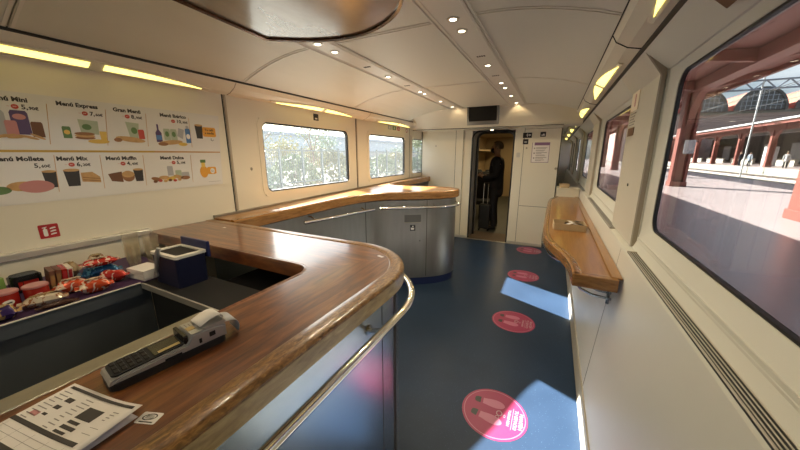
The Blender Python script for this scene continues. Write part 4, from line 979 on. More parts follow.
# ------------------------------------------------------------------ back counter, peninsula and its steel base
def smoothpath(pts, it=3): return chaikin(pts, it)
pen_front = smoothpath([(-2.14, 1.425), (-2.10, 1.75), (-1.99, 2.15), (-1.89, 2.5), (-1.815, 2.78), (-1.69, 2.99), (-1.48, 3.14), (-1.28, 3.27), (-1.13, 3.41), (-1.045, 3.56), (-1.03, 3.70), (-1.08, 3.83), (-1.22, 3.89), (-1.35, 3.88)], 2)
pen = pen_front + [(-1.6, 3.84), (-1.95, 3.80), (-2.08, 3.84), (-2.17, 3.98), (-2.20, 4.3), (-2.20, 5.69)]
ZB = 1.18
t = root_counter = thing('window_counter', 'honey-coloured wooden counter curving from the left windows into a rounded peninsula', 'counter', (-1.9, 2.8, ZB-0.06))
bm = B(); prism(bm, offs(pen, 0.05) + [(-2.385, 5.69), (-2.385, 1.425)], ZB-0.085, ZB); obj('counter_top', bm, 'oak', t)
bm = B(); sweep(bm, pen, [(0.05, ZB-0.085), (0.05, ZB+0.001), (0.04, ZB+0.004), (0.012, ZB+0.003), (0.0, ZB-0.008), (0.0, ZB-0.082), (0.01, ZB-0.09), (0.05, ZB-0.09)]); obj('edge_band', bm, 'oak_x', t, True)
bm = B(); box(bm, -2.399, -2.385, 1.425, 5.69, ZB-0.05, ZB+0.02, 0.003); obj('rear_strip', bm, 'alu', t)
bpath = offs(pen_front, 0.04)
ti = thing('peninsula_cabinet', 'rounded brushed steel cabinet under the wooden peninsula with chrome rails and blue plinth', 'cabinet', (-1.5, 3.2, 0))
bm = B(); sweep(bm, bpath + [(-1.6, 3.80), (-2.0, 3.74), (-2.2, 3.78)], [(0.0, 0.10), (0.0, ZB-0.10), (0.02, ZB-0.10), (0.02, 0.10)]); sfront = obj('steel_front', bm, 'steel_b', ti, True)
bm = B(); sweep(bm, offs(bpath, 0.015), [(0.0, 0.0), (0.0, 0.10), (0.02, 0.10), (0.02, 0.0)]); obj('plinth', bm, 'blue_plinth', ti, True)
bm = B(); box(bm, -2.39, -2.24, 4.0, 5.69, 0.0, ZB-0.092); obj('side_cabinet', bm, 'charcoal', ti)
# rails
def nearest(path, x): return min(range(len(path)), key=lambda i: abs(path[i][0]-x))
rl = offs(pen_front, -0.012)
k0 = min(range(len(rl)), key=lambda i: (rl[i][1]-2.0)**2); k1 = min(range(len(rl)), key=lambda i: (rl[i][1]-2.84)**2 + 0.1*(rl[i][0]+1.78)**2)
railA = chaikin([(-1.97, 1.97), (-1.90, 2.28), (-1.83, 2.60), (-1.765, 2.84)], 2)
bm = B(); tube(bm, [(x, y, 1.0) for x, y in railA], 0.016, 12); obj('handrail', bm, 'chrome', ti, True)
k2 = k1+1; k3 = min(range(len(rl)), key=lambda i: (rl[i][1]-3.72)**2 + (rl[i][0]+1.02)**2)
bm = B(); tube(bm, [(x, y, 1.0) for x, y in rl[k2:k3+1]], 0.016, 12); obj('handrail', bm, 'chrome', ti, True)
for y in (2.1, 2.72):
    x = min(railA, key=lambda p: abs(p[1]-y))[0]; bm = B(); tube(bm, [(x, y, 1.0), (x-0.06, y, 1.03), (x-0.12, y, 1.032)], 0.008, 8); obj('rail_bracket', bm, 'chrome', ti, True)
for k in (k2+1, (k2+k3)//2, k3-1):
    a, b_ = Vector((*rl[k], 1.0)), Vector((*bpath[k], 1.0)); bm = B(); tube(bm, [a, b_ + Vector((0, 0, 0.03)), b_ + (b_-a)*0.05 + Vector((0, 0, 0.03))], 0.008, 8); obj('rail_bracket', bm, 'chrome', ti, True)
# panel seams and litter flap: found on the front by direction
def on_front(i, s=0.0):
    a, b_ = Vector(bpath[i]), Vector(bpath[i+1]); d = (b_-a).normalized(); n = Vector((d.y, -d.x)); p = a.lerp(b_, s); return p, d, n
def face_frame(i, z, s=0.5, out=0.001):
    p, d, n = on_front(i, s); return frame((p.x+n.x*out, p.y+n.y*out, z), (d.x, d.y, 0), (0, 0, 1), (n.x, n.y, 0))
def idx(u):     # front point whose bearing from the lens is nearest
    best, bi = 9, 0
    for i in range(len(bpath)-1):
        if bpath[i][1] < 2.4: continue
        d = abs(bpath[i][0]/bpath[i][1] - u)
        if d < best and bpath[i][0] < -1.0 and i < len(bpath)*0.75: best, bi = d, i
    return bi
iflap, iseam, iseam2 = idx(-0.473), idx(-0.408), idx(-0.665)
for i in (iseam, iseam2):
    bm = B(); box(bm, -0.003, 0.003, 0.12, 1.08, -0.001, 0.0006, mtx=face_frame(i, 0, 0.5)); obj('panel_seam', bm, 'dark_gap', ti)
bm = B(); prism(bm, rrect(-0.10, -0.045, 0.10, 0.045, 0.006, 3), -0.004, 0.004, face_frame(iflap, 0.86)); obj('litter_flap', bm, 'tv', ti, label='dark litter flap')
bm = B(); box(bm, -0.10, 0.10, -0.052, -0.045, -0.004, 0.006, mtx=face_frame(iflap, 0.86)); obj('flap_lip', bm, 'alu', ti)
bm = B(); prism(bm, rrect(-0.032, -0.036, 0.032, 0.036, 0.004, 3), -0.004, 0.004, face_frame(iflap, 0.745)); lp_ = obj('litter_sign', bm, 'sign_black', ti, label='black litter pictogram')
bm = B(); mt = face_frame(iflap, 0.745, 0.5, 0.0052); prism(bm, [(-0.02, -0.024), (0.012, -0.024), (0.02, 0.0), (-0.024, 0.004)], 0, 0.0006, mt); prism(bm, ellipse(0.002, 0.018, 0.009, 0.009, 12), 0, 0.0006, mt); obj('pictogram', bm, 'sign_white', lp_)
bm = B(); prism(bm, ellipse(0.09, 0.58, 0.007, 0.007, 12), -0.003, 0.004, face_frame(iflap, 0)); obj('lock', bm, 'black', ti)
# the counter rises gently from the bar wing to the peninsula
for o in list(root_counter.children) + [sfront]:
    for v in o.data.vertices:
        wz = v.co.z + ORG[o.name].z; wy = v.co.y + ORG[o.name].y
        if wz > 0.5:
            q = min(1.0, max(0.0, (2.75-wy)/1.3)); v.co.z -= 0.07*q*q*(3-2*q)
# grille in the end of the window counter
bm = B()
box(bm, -2.24, -2.232, 4.5, 5.2, 0.93, 1.06); obj('vent_plate', bm, 'black', ti)

# ------------------------------------------------------------------ wooden shelf along the right wall
ZH = 0.97
front = smoothpath([(0.150, 1.80), (0.146, 1.95), (0.122, 2.11), (0.07, 2.27), (0.0, 2.48), (-0.03, 2.75), (-0.035, 3.1), (-0.035, 4.6), (-0.02, 4.95), (0.03, 5.1), (0.06, 5.3)], 2)
t = thing('wall_shelf', 'long honey-coloured wooden shelf with a wavy front on the right wall', 'shelf', (0.15, 3.4, ZH-0.05))
back = [(0.358, 5.3), (0.358, 1.80)]
bm = B(); prism(bm, front + back, ZH-0.062, ZH-0.003); obj('board', bm, 'oak', t)
bm = B(); fr = front[::-1]
sweep(bm, fr, [(0.045, ZH-0.062), (0.045, ZH-0.003), (0.04, ZH+0.001), (0.03, ZH+0.003), (0.006, ZH+0.003), (-0.002, ZH-0.006), (-0.002, ZH-0.062), (0.006, ZH-0.068), (0.04, ZH-0.068)]); obj('front_edge', bm, 'oak_x', t, True)
bm = B(); box(bm, 0.150, 0.358, 1.785, 1.83, ZH-0.068, ZH+0.003, 0.006); obj('end_edge', bm, 'oak_x', t)
bm = B(); box(bm, 0.325, 0.376, 1.81, 5.3, ZH-0.004, ZH+0.008, 0.004); obj('rear_lip', bm, 'oak', t)
for y in (1.95, 2.6, 3.4, 4.6):
    xo = 0.16 if y < 2 else -0.02
    bm = B(); pts = [(xo, y, ZH-0.056), (xo+0.005, y, ZH-0.085), (xo+0.05, y, ZH-0.15), (xo+0.12, y, ZH-0.19), (0.362, y, ZH-0.205)]
    if y < 2: pts = [(xo, y, ZH-0.06), (xo+0.01, y, ZH-0.09), (xo+0.05, y, ZH-0.14), (xo+0.11, y, ZH-0.165), (0.368, y, ZH-0.175)]
    tube(bm, [Vector(p) for p in chaikin2(pts)] if False else pts, 0.008, 10)
    tube(bm, [(p[0]+0.03, p[1]+0.03, p[2]+0.02 if i else p[2]) for i, p in enumerate(pts)], 0.007, 10)
    tube(bm, [(0.352, y+0.015, ZH-0.055), (0.352, y+0.015, ZH-0.21)], 0.009, 8)
    obj('bracket', bm, 'chrome' if y > 2 else 'steel', t, True)
bm = B(); tube(bm, [(-0.02, 2.62, ZH-0.10), (-0.03, 3.0, ZH-0.10), (-0.03, 4.6, ZH-0.10)], 0.012, 10)
for y in (2.7, 3.6, 4.5): tube(bm, [(-0.03, y, ZH-0.10), (-0.01, y, ZH-0.05)], 0.007, 8)
obj('under_rail', bm, 'chrome', t, True)
# tray of sachets
t = thing('sachet_tray', 'small cardboard tray on the wooden wall shelf', 'tray', (0.17, 3.02, ZH))
mt = Matrix.Translation((0.165, 2.98, ZH-0.003)) @ Matrix.Rotation(math.radians(2), 4, 'Z')
bm = B(); ringp(bm, rrect(-0.125, -0.105, 0.125, 0.105, 0.012, 3), rrect(-0.12, -0.10, 0.12, 0.10, 0.01, 3), 0.0, 0.055, mt); prism(bm, rrect(-0.12, -0.10, 0.12, 0.10, 0.01, 3), 0.0, 0.004, mt); obj('tray_body', bm, 'tan_tray', t)
rnd = random.Random(3)
for k in range(14):
    x, y = rnd.uniform(-0.095, 0.095), rnd.uniform(-0.075, 0.075)
    bm = B(); c = ('sign_black', 'paper', 'paper', 'foil_choc', 'foil_cream')[k % 5]
    bag(bm, 0.06, 0.03, 0.010, mt @ Matrix.Translation((x, y, 0.006+0.0032*k)) @ Matrix.Rotation(rnd.uniform(0, 3), 4, 'Z') @ Matrix.Rotation(rnd.uniform(-.1, .1), 4, 'X'), 6, 4, k)
    tag(obj('sugar_sachet', bm, c, None, True), 'small %s sachet in the cardboard tray on the wall shelf' % ('dark' if c in ('sign_black', 'foil_choc') else 'white'), 'sachet', 'sachets: %s' % ('dark' if c in ('sign_black', 'foil_choc') else 'white'))
# white ledge box beyond the shelf with a small basket
t = thing('ledge_box', 'low cream box closing the far end of the wooden wall shelf', 'box', (0.2, 5.55, 0.9))
bm = B(); box(bm, 0.065, 0.375, 5.32, 5.68, 0.9, 1.08, 0.008); obj('box_body', bm, 'cream', t)
bm = B(); box(bm, 0.06, 0.378, 5.315, 5.685, 1.08, 1.095, 0.004); obj('cover', bm, 'cream', t)
bm = B(); ringp(bm, rrect(0.10, 5.42, 0.24, 5.6, 0.02, 3), rrect(0.108, 5.428, 0.232, 5.592, 0.015, 3), 1.0955, 1.15); prism(bm, rrect(0.105, 5.425, 0.235, 5.595, 0.015, 3), 1.0955, 1.105)
tag(obj('card_basket', bm, 'tan_tray'), 'small tan basket on the cream box at the far end of the shelf', 'basket')

# ---- grilles on the right ledge
def grille(y0, y1, lab):
    t = thing('vent_grille', lab, 'vent', (0.41, (y0+y1)/2, 1.098), 'sill vents of the right wall')
    bm = B(); box(bm, 0.3905, 0.432, y0, y1, 1.0965, 1.1005); obj('backing', bm, 'black', t)
    for k in range(5):
        x = 0.392+0.0092*k
        bm = B(); box(bm, x, x+(0.0026 if k not in (0, 4) else 0.005), y0-0.002, y1+0.002, 1.098, 1.1030, 0.0006, 1); obj('slat', bm, 'slat', t)
    bm = B(); box(bm, 0.391, 0.433, y1-0.008, y1+0.004, 1.0965, 1.1045); box(bm, 0.391, 0.433, y0-0.004, y0+0.008, 1.0965, 1.1045); obj('end_cap', bm, 'alu', t)
grille(0.30, 1.90, 'long metal vent grille under the nearest platform window')
grille(2.50, 4.20, 'metal vent grille under the second platform window')
grille(5.0, 6.4, 'short vent grille farthest along the right wall')
# notices on the pillar
t = thing('wall_notice', 'cream notice with red mark and dark band on the pillar beside the nearest platform window', 'notice', (0.36, 2.2, 1.8))
mt = WR(2.50, 1.875, 0.4179)
bm = B(); prism(bm, rrect(-0.10, 0.0, 0.10, 0.12, 0.008, 3), 0, 0.003, mt); obj('upper_plate', bm, pmat('notice_cream', (0.85, 0.72, 0.60), 0.4), t)
bm = B(); prism(bm, rrect(-0.005, 0.025, 0.03, 0.10, 0.004, 3), 0.003, 0.0036, mt); obj('red_mark', bm, 'pink_print', t)
bm = B()
for k in range(5): box(bm, -0.075, 0.075-0.02*(k % 3), -0.020-0.017*k, -0.015-0.017*k, 0, 0.0025, mtx=mt)
obj('small_print', bm, 'ink_soft', t)
bm = B(); box(bm, -0.075, 0.095, -0.155, -0.105, 0, 0.0028, mtx=mt); obj('dark_band', bm, 'brown_print', t)
bm = B(); box(bm, -0.02, 0.0, -0.008, 0.008, 0, 0.004, mtx=WR(2.30, 1.42, 0.4182)); tag(obj('pillar_lock', bm, 'black'), 'tiny dark lock on the pillar below the notice', 'lock')
bm = B(); prism(bm, rrect(-0.08, -0.025, 0.08, 0.025, 0.004, 3), 0, 0.003, frame((0.394, 1.27, 2.044), (0, -1, 0), Vector((-0.74, 0, 0.67)), Vector((-0.67, 0, -0.74)))); tag(obj('header_plate', bm, 'brown_print'), 'small brown plate above the nearest platform window', 'sign')

# ------------------------------------------------------------------ floor decals
def decal(x, y, lab):
    t = thing('floor_decal', lab, 'floor sticker', (x, y, 0), 'pink distance stickers')
    mt = FL(x, y)
    bm = B(); prism(bm, ellipse(0, 0, 0.20, 0.20, 48), 0, 0.0006, mt); obj('disc', bm, 'magenta', t)
    bm = B(); ringp(bm, ellipse(0, 0, 0.188, 0.188, 48), ellipse(0, 0, 0.183, 0.183, 48), 0.0006, 0.0010, mt); obj('ring_line', bm, 'pale_pink', t)
    for s, r in ((-0.075, 0.06), (0.055, -0.10)):
        c, sn = math.cos(r), math.sin(r)
        pts = chaikin([(0.0, -0.135), (0.022, -0.132), (0.026, -0.10), (0.024, -0.07), (0.036, -0.02), (0.034, 0.03), (0.012, 0.058), (-0.014, 0.052), (-0.032, 0.02), (-0.032, -0.03), (-0.022, -0.07), (-0.026, -0.10), (-0.022, -0.132), (0.0, -0.135)], 2)
        R = lambda p: (s + c*p[0]-sn*p[1], sn*p[0]+c*p[1] - 0.0)
        bm = B(); prism(bm, [R(p) for p in pts if p[1] > -0.088], 0.0006, 0.0011, mt); obj('footprint', bm, 'pale_pink', t)
        bm = B(); prism(bm, [R(p) for p in pts if p[1] < -0.094], 0.0006, 0.0011, mt); obj('heel_print', bm, 'charcoal', t)
    bm = B()
    for cx, cy, r in ((-0.01, 0.03, 0.022), (0.025, 0.022, 0.014)): ringp(bm, ellipse(cx, cy, r, r*0.85, 20), ellipse(cx, cy, r*0.72, r*0.58, 20), 0.0006, 0.0011, mt)
    ringp(bm, ellipse(0.0, 0.062, 0.012, 0.007, 16), ellipse(0.0, 0.062, 0.008, 0.004, 16), 0.0006, 0.0011, mt); box(bm, -0.014, -0.002, 0.045, 0.05, 0.0006, 0.0011, mtx=mt)
    box(bm, -0.085, 0.085, 0.108, 0.1105, 0.0006, 0.0011, mtx=mt)
    text_bm(bm, 'MANTÉN', 0.031, mt @ Matrix.Translation((0, 0.158, 0.0007)), bold=0.0008); text_bm(bm, 'TU ESPACIO', 0.028, mt @ Matrix.Translation((0, 0.128, 0.0007)), bold=0.0008); text_bm(bm, 'TURNO·REN', 0.023, mt @ Matrix.Translation((0.0, 0.088, 0.0007)), bold=0.0006)
    obj('white_print', bm, 'decal_print', t)
decal(-0.184, 1.69, 'large pink footprint sticker nearest the viewer, half in sunlight')
decal(-0.21, 2.89, 'pink footprint sticker second from the viewer, in shade')
decal(-0.232, 4.17, 'pink footprint sticker third from the viewer beside the sun patch')
decal(-0.25, 5.40, 'farthest pink footprint sticker in front of the end wall')

# ------------------------------------------------------------------ television and end-wall fittings
t = thing('television', 'small dark television hung under the ceiling above the doorway', 'television', (-1.03, YC+0.09, 2.2))
mt = Matrix.Translation((-1.038, YC-0.015, 2.22)) @ Matrix.Rotation(math.radians(8), 4, 'X')
bm = B(); box(bm, -0.235, 0.235, 0.0, 0.06, -0.18, 0.175, 0.012, mtx=mt); obj('housing', bm, 'tv', t)
bm = B(); box(bm, -0.205, 0.205, -0.003, 0.002, -0.125, 0.14, mtx=mt); obj('screen', bm, 'screen', t)
bm = B(); box(bm, -0.09, 0.05, 0.0-1.0+1.0, 0.0, 0, 0) if False else box(bm, -1.10, -0.97, YC+0.0, YC+0.05, 2.25, 2.31); obj('ceiling_mount', bm, 'tv', t)
for x, y in ((-0.555, 4.60), (-1.437, 4.55)):
    o = spot('wall_wash', (x, y+0.06, ZC-0.025), 9, (1.0, 0.74, 0.42), 84, 0.7, 0.012); o.rotation_euler = (math.radians(56), 0, 0)
t = thing('door_lamp', 'tiny white lamp above the doorway', 'lamp', (-1.06, YE, 2.03))
bm = B(); box(bm, -1.10, -1.02, YE+0.0, YE+0.04, 2.034, 2.045); obj('lamp_body', bm, 'white_metal', t)
bm = B(); box(bm, -1.085, -1.035, YE-0.002, YE+0.03, 2.030, 2.034); obj('lens', bm, 'lens_w', t)
def sign(x, z, w, h, lab, grp=None):
    t = thing('pictogram_sign', lab, 'sign', (x, YE, z), grp)
    bm = B(); prism(bm, rrect(-w/2, -h/2, w/2, h/2, 0.004, 3), 0, 0.0015, WE(x, z)); obj('plate', bm, 'sign_black', t)
    return t
G3 = 'dark pictograms on the end panel'
t = sign(-0.465, 1.925, 0.14, 0.085, 'dark sign with white arrow at upper left of the end panel', G3)
bm = B(); mt = WE(-0.465, 1.925, YE-0.0016); box(bm, -0.004, 0.004, -0.03, 0.03, 0, 0.0006, mtx=mt); box(bm, -0.02, 0.05, 0.0, 0.009, 0, 0.0006, mtx=mt); prism(bm, [(0.03, -0.014), (0.06, 0.004), (0.03, 0.022)], 0, 0.0006, mt); obj('pictogram', bm, 'sign_white', t)
t = sign(-0.485, 1.82, 0.085, 0.085, 'dark square sign below the arrow sign on the end panel', G3)
bm = B(); box(bm, -0.02, 0.02, -0.015, 0.006, 0, 0.0006, mtx=WE(-0.485, 1.82, YE-0.0016)); obj('pictogram', bm, 'grey_print', t)
t = sign(-0.225, 1.935, 0.085, 0.08, 'dark sign with white cup alone at the top of the end panel', G3)
bm = B(); mt = WE(-0.225, 1.935, YE-0.0016); box(bm, -0.025, 0.025, -0.022, -0.006, 0, 0.0006, mtx=mt); box(bm, 0.0, 0.02, -0.006, 0.008, 0, 0.0006, mtx=mt); obj('pictogram', bm, 'sign_white', t)
bm = B(); prism(bm, ellipse(0, 0, 0.014, 0.018, 14), 0, 0.004, WE(-0.46, 1.715)); tag(obj('panel_lock', bm, 'alu'), 'small metal lock below the dark signs on the end panel', 'lock')
bm = B(); prism(bm, ellipse(0, 0, 0.02, 0.02, 14), 0, 0.012, WE(0.02, 1.38)); obj('panel_knob', bm, 'alu', we)
bm = B(); prism(bm, rrect(-0.03, -0.04, 0.03, 0.04, 0.01, 3), 0, 0.006, WE(-0.585, 1.6)); tag(obj('door_button', bm, 'white_metal'), 'grey plate with slots right of the doorway', 'button plate')
bm = B(); prism(bm, ellipse(0, 0, 0.012, 0.016, 12), 0, 0.004, WE(-2.1, 1.77)); tag(obj('panel_lock', bm, 'alu'), 'small lock on the left end cabinet panel', 'lock')
t = thing('notice_poster', 'white notice with purple header and text taped to the end panel', 'poster', (-0.24, YE, 1.64))
mt = WE(-0.24, 1.64)
bm = B(); box(bm, -0.135, 0.135, -0.165, 0.165, 0, 0.0012, mtx=mt); obj('sheet', bm, 'paper', t)
bm = B(); box(bm, -0.10, 0.135, 0.118, 0.165, 0.0012, 0.0018, mtx=mt); box(bm, -0.135, -0.128, -0.165, 0.165, 0.0012, 0.0018, mtx=mt); box(bm, 0.128, 0.135, -0.165, 0.165, 0.0012, 0.0018, mtx=mt); box(bm, -0.135, 0.135, -0.165, -0.158, 0.0012, 0.0018, mtx=mt); obj('purple_frame', bm, 'lilac_band', t)
bm = B()
for k in range(6): box(bm, -0.07, 0.10-0.03*(k % 2), 0.075-0.04*k, 0.083-0.04*k, 0.0012, 0.0017, mtx=mt); box(bm, -0.07, 0.08-0.03*(k % 3), 0.062-0.04*k, 0.068-0.04*k, 0.0012, 0.0017, mtx=mt)
for k in range(3): prism(bm, ellipse(-0.095, 0.07-0.08*k, 0.012, 0.012, 12), 0.0012, 0.0017, mt)
obj('text_lines', bm, 'ink_soft', t)

# ------------------------------------------------------------------ people
def skin_mesh(joints, edges, sub=2):
    me = bpy.data.meshes.new('skin'); me.from_pydata([j[0] for j in joints], edges, [])
    o = bpy.data.objects.new('skin', me); C.objects.link(o)
    md = o.modifiers.new('s', 'SKIN'); md.use_smooth_shade = True
    for i, j in enumerate(joints):
        r = j[1] if isinstance(j[1], tuple) else (j[1], j[1]); me.skin_vertices[0].data[i].radius = r
    me.skin_vertices[0].data[0].use_root = True
    o.modifiers.new('u', 'SUBSURF').levels = sub
    dg = bpy.context.evaluated_depsgraph_get(); dg.update()
    m2 = bpy.data.meshes.new_from_object(o.evaluated_get(dg)); bm = bmesh.new(); bm.from_mesh(m2)
    bpy.data.objects.remove(o); bpy.data.meshes.remove(m2); bpy.data.meshes.remove(me)
    return bm
def chain(pts):
    return pts, [(i, i+1) for i in range(len(pts)-1)]
def build_person(lab, loc, rz, hgt, coat, trousers, hairm, mask, pose='hold', group=None):
    """faces local +x; origin between the feet"""
    s = hgt/1.75
    t = thing('person', lab, 'person', loc, group, rz=rz if abs(rz) > 1e-6 else 1e-5)
    V = lambda x, y, z: (x*s, y*s, z*s)
    # body: head, neck, torso, limbs as one mesh
    J = [(V(0, 0, 0.95), 0.10*s), (V(0.0, 0, 1.12), (0.11*s, 0.09*s)), (V(0.0, 0, 1.30), (0.125*s, 0.09*s)), (V(-0.01, 0, 1.42), (0.09*s, 0.07*s)), (V(0.0, 0, 1.50), 0.055*s), (V(0.01, 0, 1.57), 0.06*s), (V(0.03, 0, 1.64), (0.082*s, 0.092*s)), (V(0.02, 0, 1.70), (0.075*s, 0.08*s)), (V(0.015, 0, 1.735), 0.04*s)]
    E_ = [(i, i+1) for i in range(8)]
    hands = []
    for sd in (-1, 1):
        n0 = len(J)
        if pose == 'hold': arm = [V(-0.01, sd*0.18, 1.40), V(-0.04, sd*0.23, 1.13), V(0.18, sd*0.17, 1.06), V(0.27, sd*0.12, 1.09)]
        else: arm = [V(-0.01, sd*0.18, 1.40), V(-0.02, sd*0.23, 1.12), V(0.02, sd*0.24, 0.88), V(0.04, sd*0.23, 0.82)]
        for p, r in zip(arm, (0.048, 0.040, 0.033, 0.028)): J.append((p, r*s))
        E_ += [(3, n0), (n0, n0+1), (n0+1, n0+2), (n0+2, n0+3)]; hands.append((Vector(arm[3]), (Vector(arm[3])-Vector(arm[2])).normalized(), sd))
        n1 = len(J)
        leg = [V(0.0, sd*0.09, 0.88), V(0.02, sd*0.10, 0.50), V(-0.02, sd*0.10, 0.09), V(0.10, sd*0.115, 0.03)]
        for p, r in zip(leg, (0.055, 0.042, 0.034, 0.026)): J.append((p, r*s))
        E_ += [(0, n1), (n1, n1+1), (n1+1, n1+2), (n1+2, n1+3)]
    bm = skin_mesh(J, E_, 2)
    # hands: palm and five fingers
    for p, d, sd in hands:
        side = d.cross(Vector((0, 0, 1))).normalized(); up = side.cross(d)
        hb = skin_mesh([(p, 0.024*s), (p+d*0.05*s, (0.036*s, 0.015*s)), (p+d*0.085*s, (0.036*s, 0.014*s))], [(0, 1), (1, 2)], 1); merge(bm, hb)
        for f in range(4):
            b0 = p + d*0.085*s + side*(f-1.5)*0.018*s; Lf = (0.06, 0.072, 0.068, 0.052)[f]*s
            hb = skin_mesh([(b0, 0.008*s), (b0+d*Lf*.5-up*0.006*s, 0.0075*s), (b0+d*Lf*.85-up*0.028*s, 0.006*s)], [(0, 1), (1, 2)], 1); merge(bm, hb)
        b0 = p + d*0.03*s + up*0.022*s
        hb = skin_mesh([(b0, 0.010*s), (b0+d*0.035*s+up*0.018*s, 0.009*s), (b0+d*0.06*s+up*0.012*s, 0.007*s)], [(0, 1), (1, 2)], 1); merge(bm, hb)
    # face: nose, ears, eyes sockets
    tube(bm, [V(0.105, 0, 1.66), V(0.128, 0, 1.63), V(0.112, 0, 1.615)], [0.008*s, 0.013*s, 0.012*s], 8)
    for sd in (-1, 1): tube(bm, [V(0.02, sd*0.082, 1.665), V(0.012, sd*0.092, 1.64), V(0.02, sd*0.084, 1.61)], [0.012*s, 0.016*s, 0.010*s], 8)
    tube(bm, [V(0.108, -0.022, 1.585), V(0.114, 0, 1.585), V(0.108, 0.022, 1.585)], 0.006*s, 6)
    obj('body', bm, 'skin', t, True)
    bm = B()
    for sd in (-1, 1): lathe(bm, [(0, -0.009*s), (0.009*s, 0), (0, 0.009*s)], n=10, mtx=Matrix.Translation(V(0.104, sd*0.032, 1.665)))
    obj('eyes', bm, 'ink', t)
    # coat
    K = [(V(0, 0, 0.64), (0.165*s, 0.15*s)), (V(0, 0, 0.80), (0.17*s, 0.152*s)), (V(0, 0, 0.96), (0.165*s, 0.145*s)), (V(0.0, 0, 1.14), (0.155*s, 0.135*s)), (V(0.0, 0, 1.30), (0.17*s, 0.13*s)), (V(-0.01, 0, 1.42), (0.135*s, 0.105*s)), (V(-0.005, 0, 1.49), 0.075*s)]
    E2 = [(i, i+1) for i in range(6)]; SH = 5
    for sd in (-1, 1):
        n0 = len(K)
        if pose == 'hold': arm = [V(-0.01, sd*0.185, 1.40), V(-0.045, sd*0.235, 1.13), V(0.17, sd*0.175, 1.06), V(0.235, sd*0.14, 1.078)]
        else: arm = [V(-0.01, sd*0.185, 1.40), V(-0.02, sd*0.235, 1.12), V(0.02, sd*0.245, 0.90), V(0.03, sd*0.24, 0.86)]
        for p, r in zip(arm, (0.078, 0.064, 0.052, 0.05)): K.append((p, r*s))
        E2 += [(SH, n0), (n0, n0+1), (n0+1, n0+2), (n0+2, n0+3)]
    obj('coat', skin_mesh(K, E2, 2), coat, t, True)
    T = [(V(0, 0, 0.92), (0.12*s, 0.11*s))]; E3 = []
    for sd in (-1, 1):
        n1 = len(T)
        for p, r in zip([V(0.0, sd*0.075, 0.80), V(0.02, sd*0.10, 0.50), V(-0.02, sd*0.10, 0.10), V(-0.02, sd*0.10, 0.06)], (0.085, 0.07, 0.058, 0.056)): T.append((p, r*s))
        E3 += [(0, n1), (n1, n1+1), (n1+1, n1+2), (n1+2, n1+3)]
    obj('trousers', skin_mesh(T, E3, 2), trousers, t, True)
    for sd in (-1, 1):
        bm = B(); tube(bm, [V(-0.07, sd*0.10, 0.045), V(-0.04, sd*0.10, 0.05), V(0.05, sd*0.108, 0.045), V(0.14, sd*0.115, 0.035), V(0.19, sd*0.118, 0.03)], [0.02*s, 0.044*s, 0.044*s, 0.034*s, 0.016*s], 12); obj('shoe', bm, 'black', t, True)
    # hair cap
    bm = B(); t2 = bmesh.new(); bmesh.ops.create_uvsphere(t2, u_segments=20, v_segments=14, radius=1)
    bmesh.ops.delete(t2, geom=[v for v in t2.verts if v.co.z < -0.55 or (v.co.x > 0.35 and v.co.z < 0.45)], context='VERTS')
    for v in t2.verts: v.co = Vector(V(0.005+v.co.x*0.112*(1+0.05*math.sin(9*v.co.y)), v.co.y*0.100, 1.668+v.co.z*0.112))
    merge(bm, t2); h = obj('hair', bm, hairm, t, True); h.modifiers.new('thick', 'SOLIDIFY').thickness = 0.008
    if mask:
        bm = B(); t2 = bmesh.new(); bmesh.ops.create_uvsphere(t2, u_segments=18, v_segments=12, radius=1)
        bmesh.ops.delete(t2, geom=[v for v in t2.verts if v.co.x < 0.05], context='VERTS')
        for v in t2.verts: v.co = Vector(V(0.035+v.co.x*0.112, v.co.y*0.086, 1.59+v.co.z*0.058))
        merge(bm, t2); k_ = obj('face_mask', bm, 'black', t, True, label='black face mask'); k_.modifiers.new('thick', 'SOLIDIFY').thickness = 0.003
    return t
PY = 6.75
build_person('person in a dark coat and black face mask standing beyond the doorway, facing left', (-1.10, PY, 0.0), PI, 1.86, 'coat', 'coat', 'hair', True)
t = thing('held_leaflet', 'pale folded leaflet held in front of the person beyond the doorway', 'leaflet', (-1.42, PY, 1.15))
bm = B(); box(bm, -1.50, -1.36, PY-0.07, PY+0.09, 1.155, 1.163, mtx=None); obj('cover', bm, 'paper', t)
bm = B(); box(bm, -1.49, -1.37, PY-0.06, PY+0.08, 1.163, 1.1645); obj('inner_page', bm, 'paper_b', t)
t = thing('suitcase', 'dark upright suitcase with a tall silver pull handle beside the person', 'suitcase', (-1.2, 6.5, 0.0))
bm = B(); box(bm, -1.36, -1.13, 6.42, 6.56, 0.05, 0.58, 0.03, 3); obj('shell', bm, 'black', t)
for x in (-1.29, -1.20):
    bm = B(); tube(bm, [(x, 6.5, 0.57), (x, 6.5, 1.02)], 0.010, 8); obj('pull_rod', bm, 'chrome', t)
bm = B(); tube(bm, [(-1.30, 6.5, 1.02), (-1.19, 6.5, 1.02)], 0.014, 8); obj('grip', bm, 'black', t)
for x in (-1.34, -1.15):
    for y in (6.44, 6.54):
        bm = B(); lathe(bm, [(0, -0.012), (0.026, -0.012), (0.026, 0.012), (0, 0.012)], n=14, mtx=frame((x, y, 0.026), (0, 1, 0), (0, 0, 1), (1, 0, 0))); obj('wheel', bm, 'black_gloss', t)

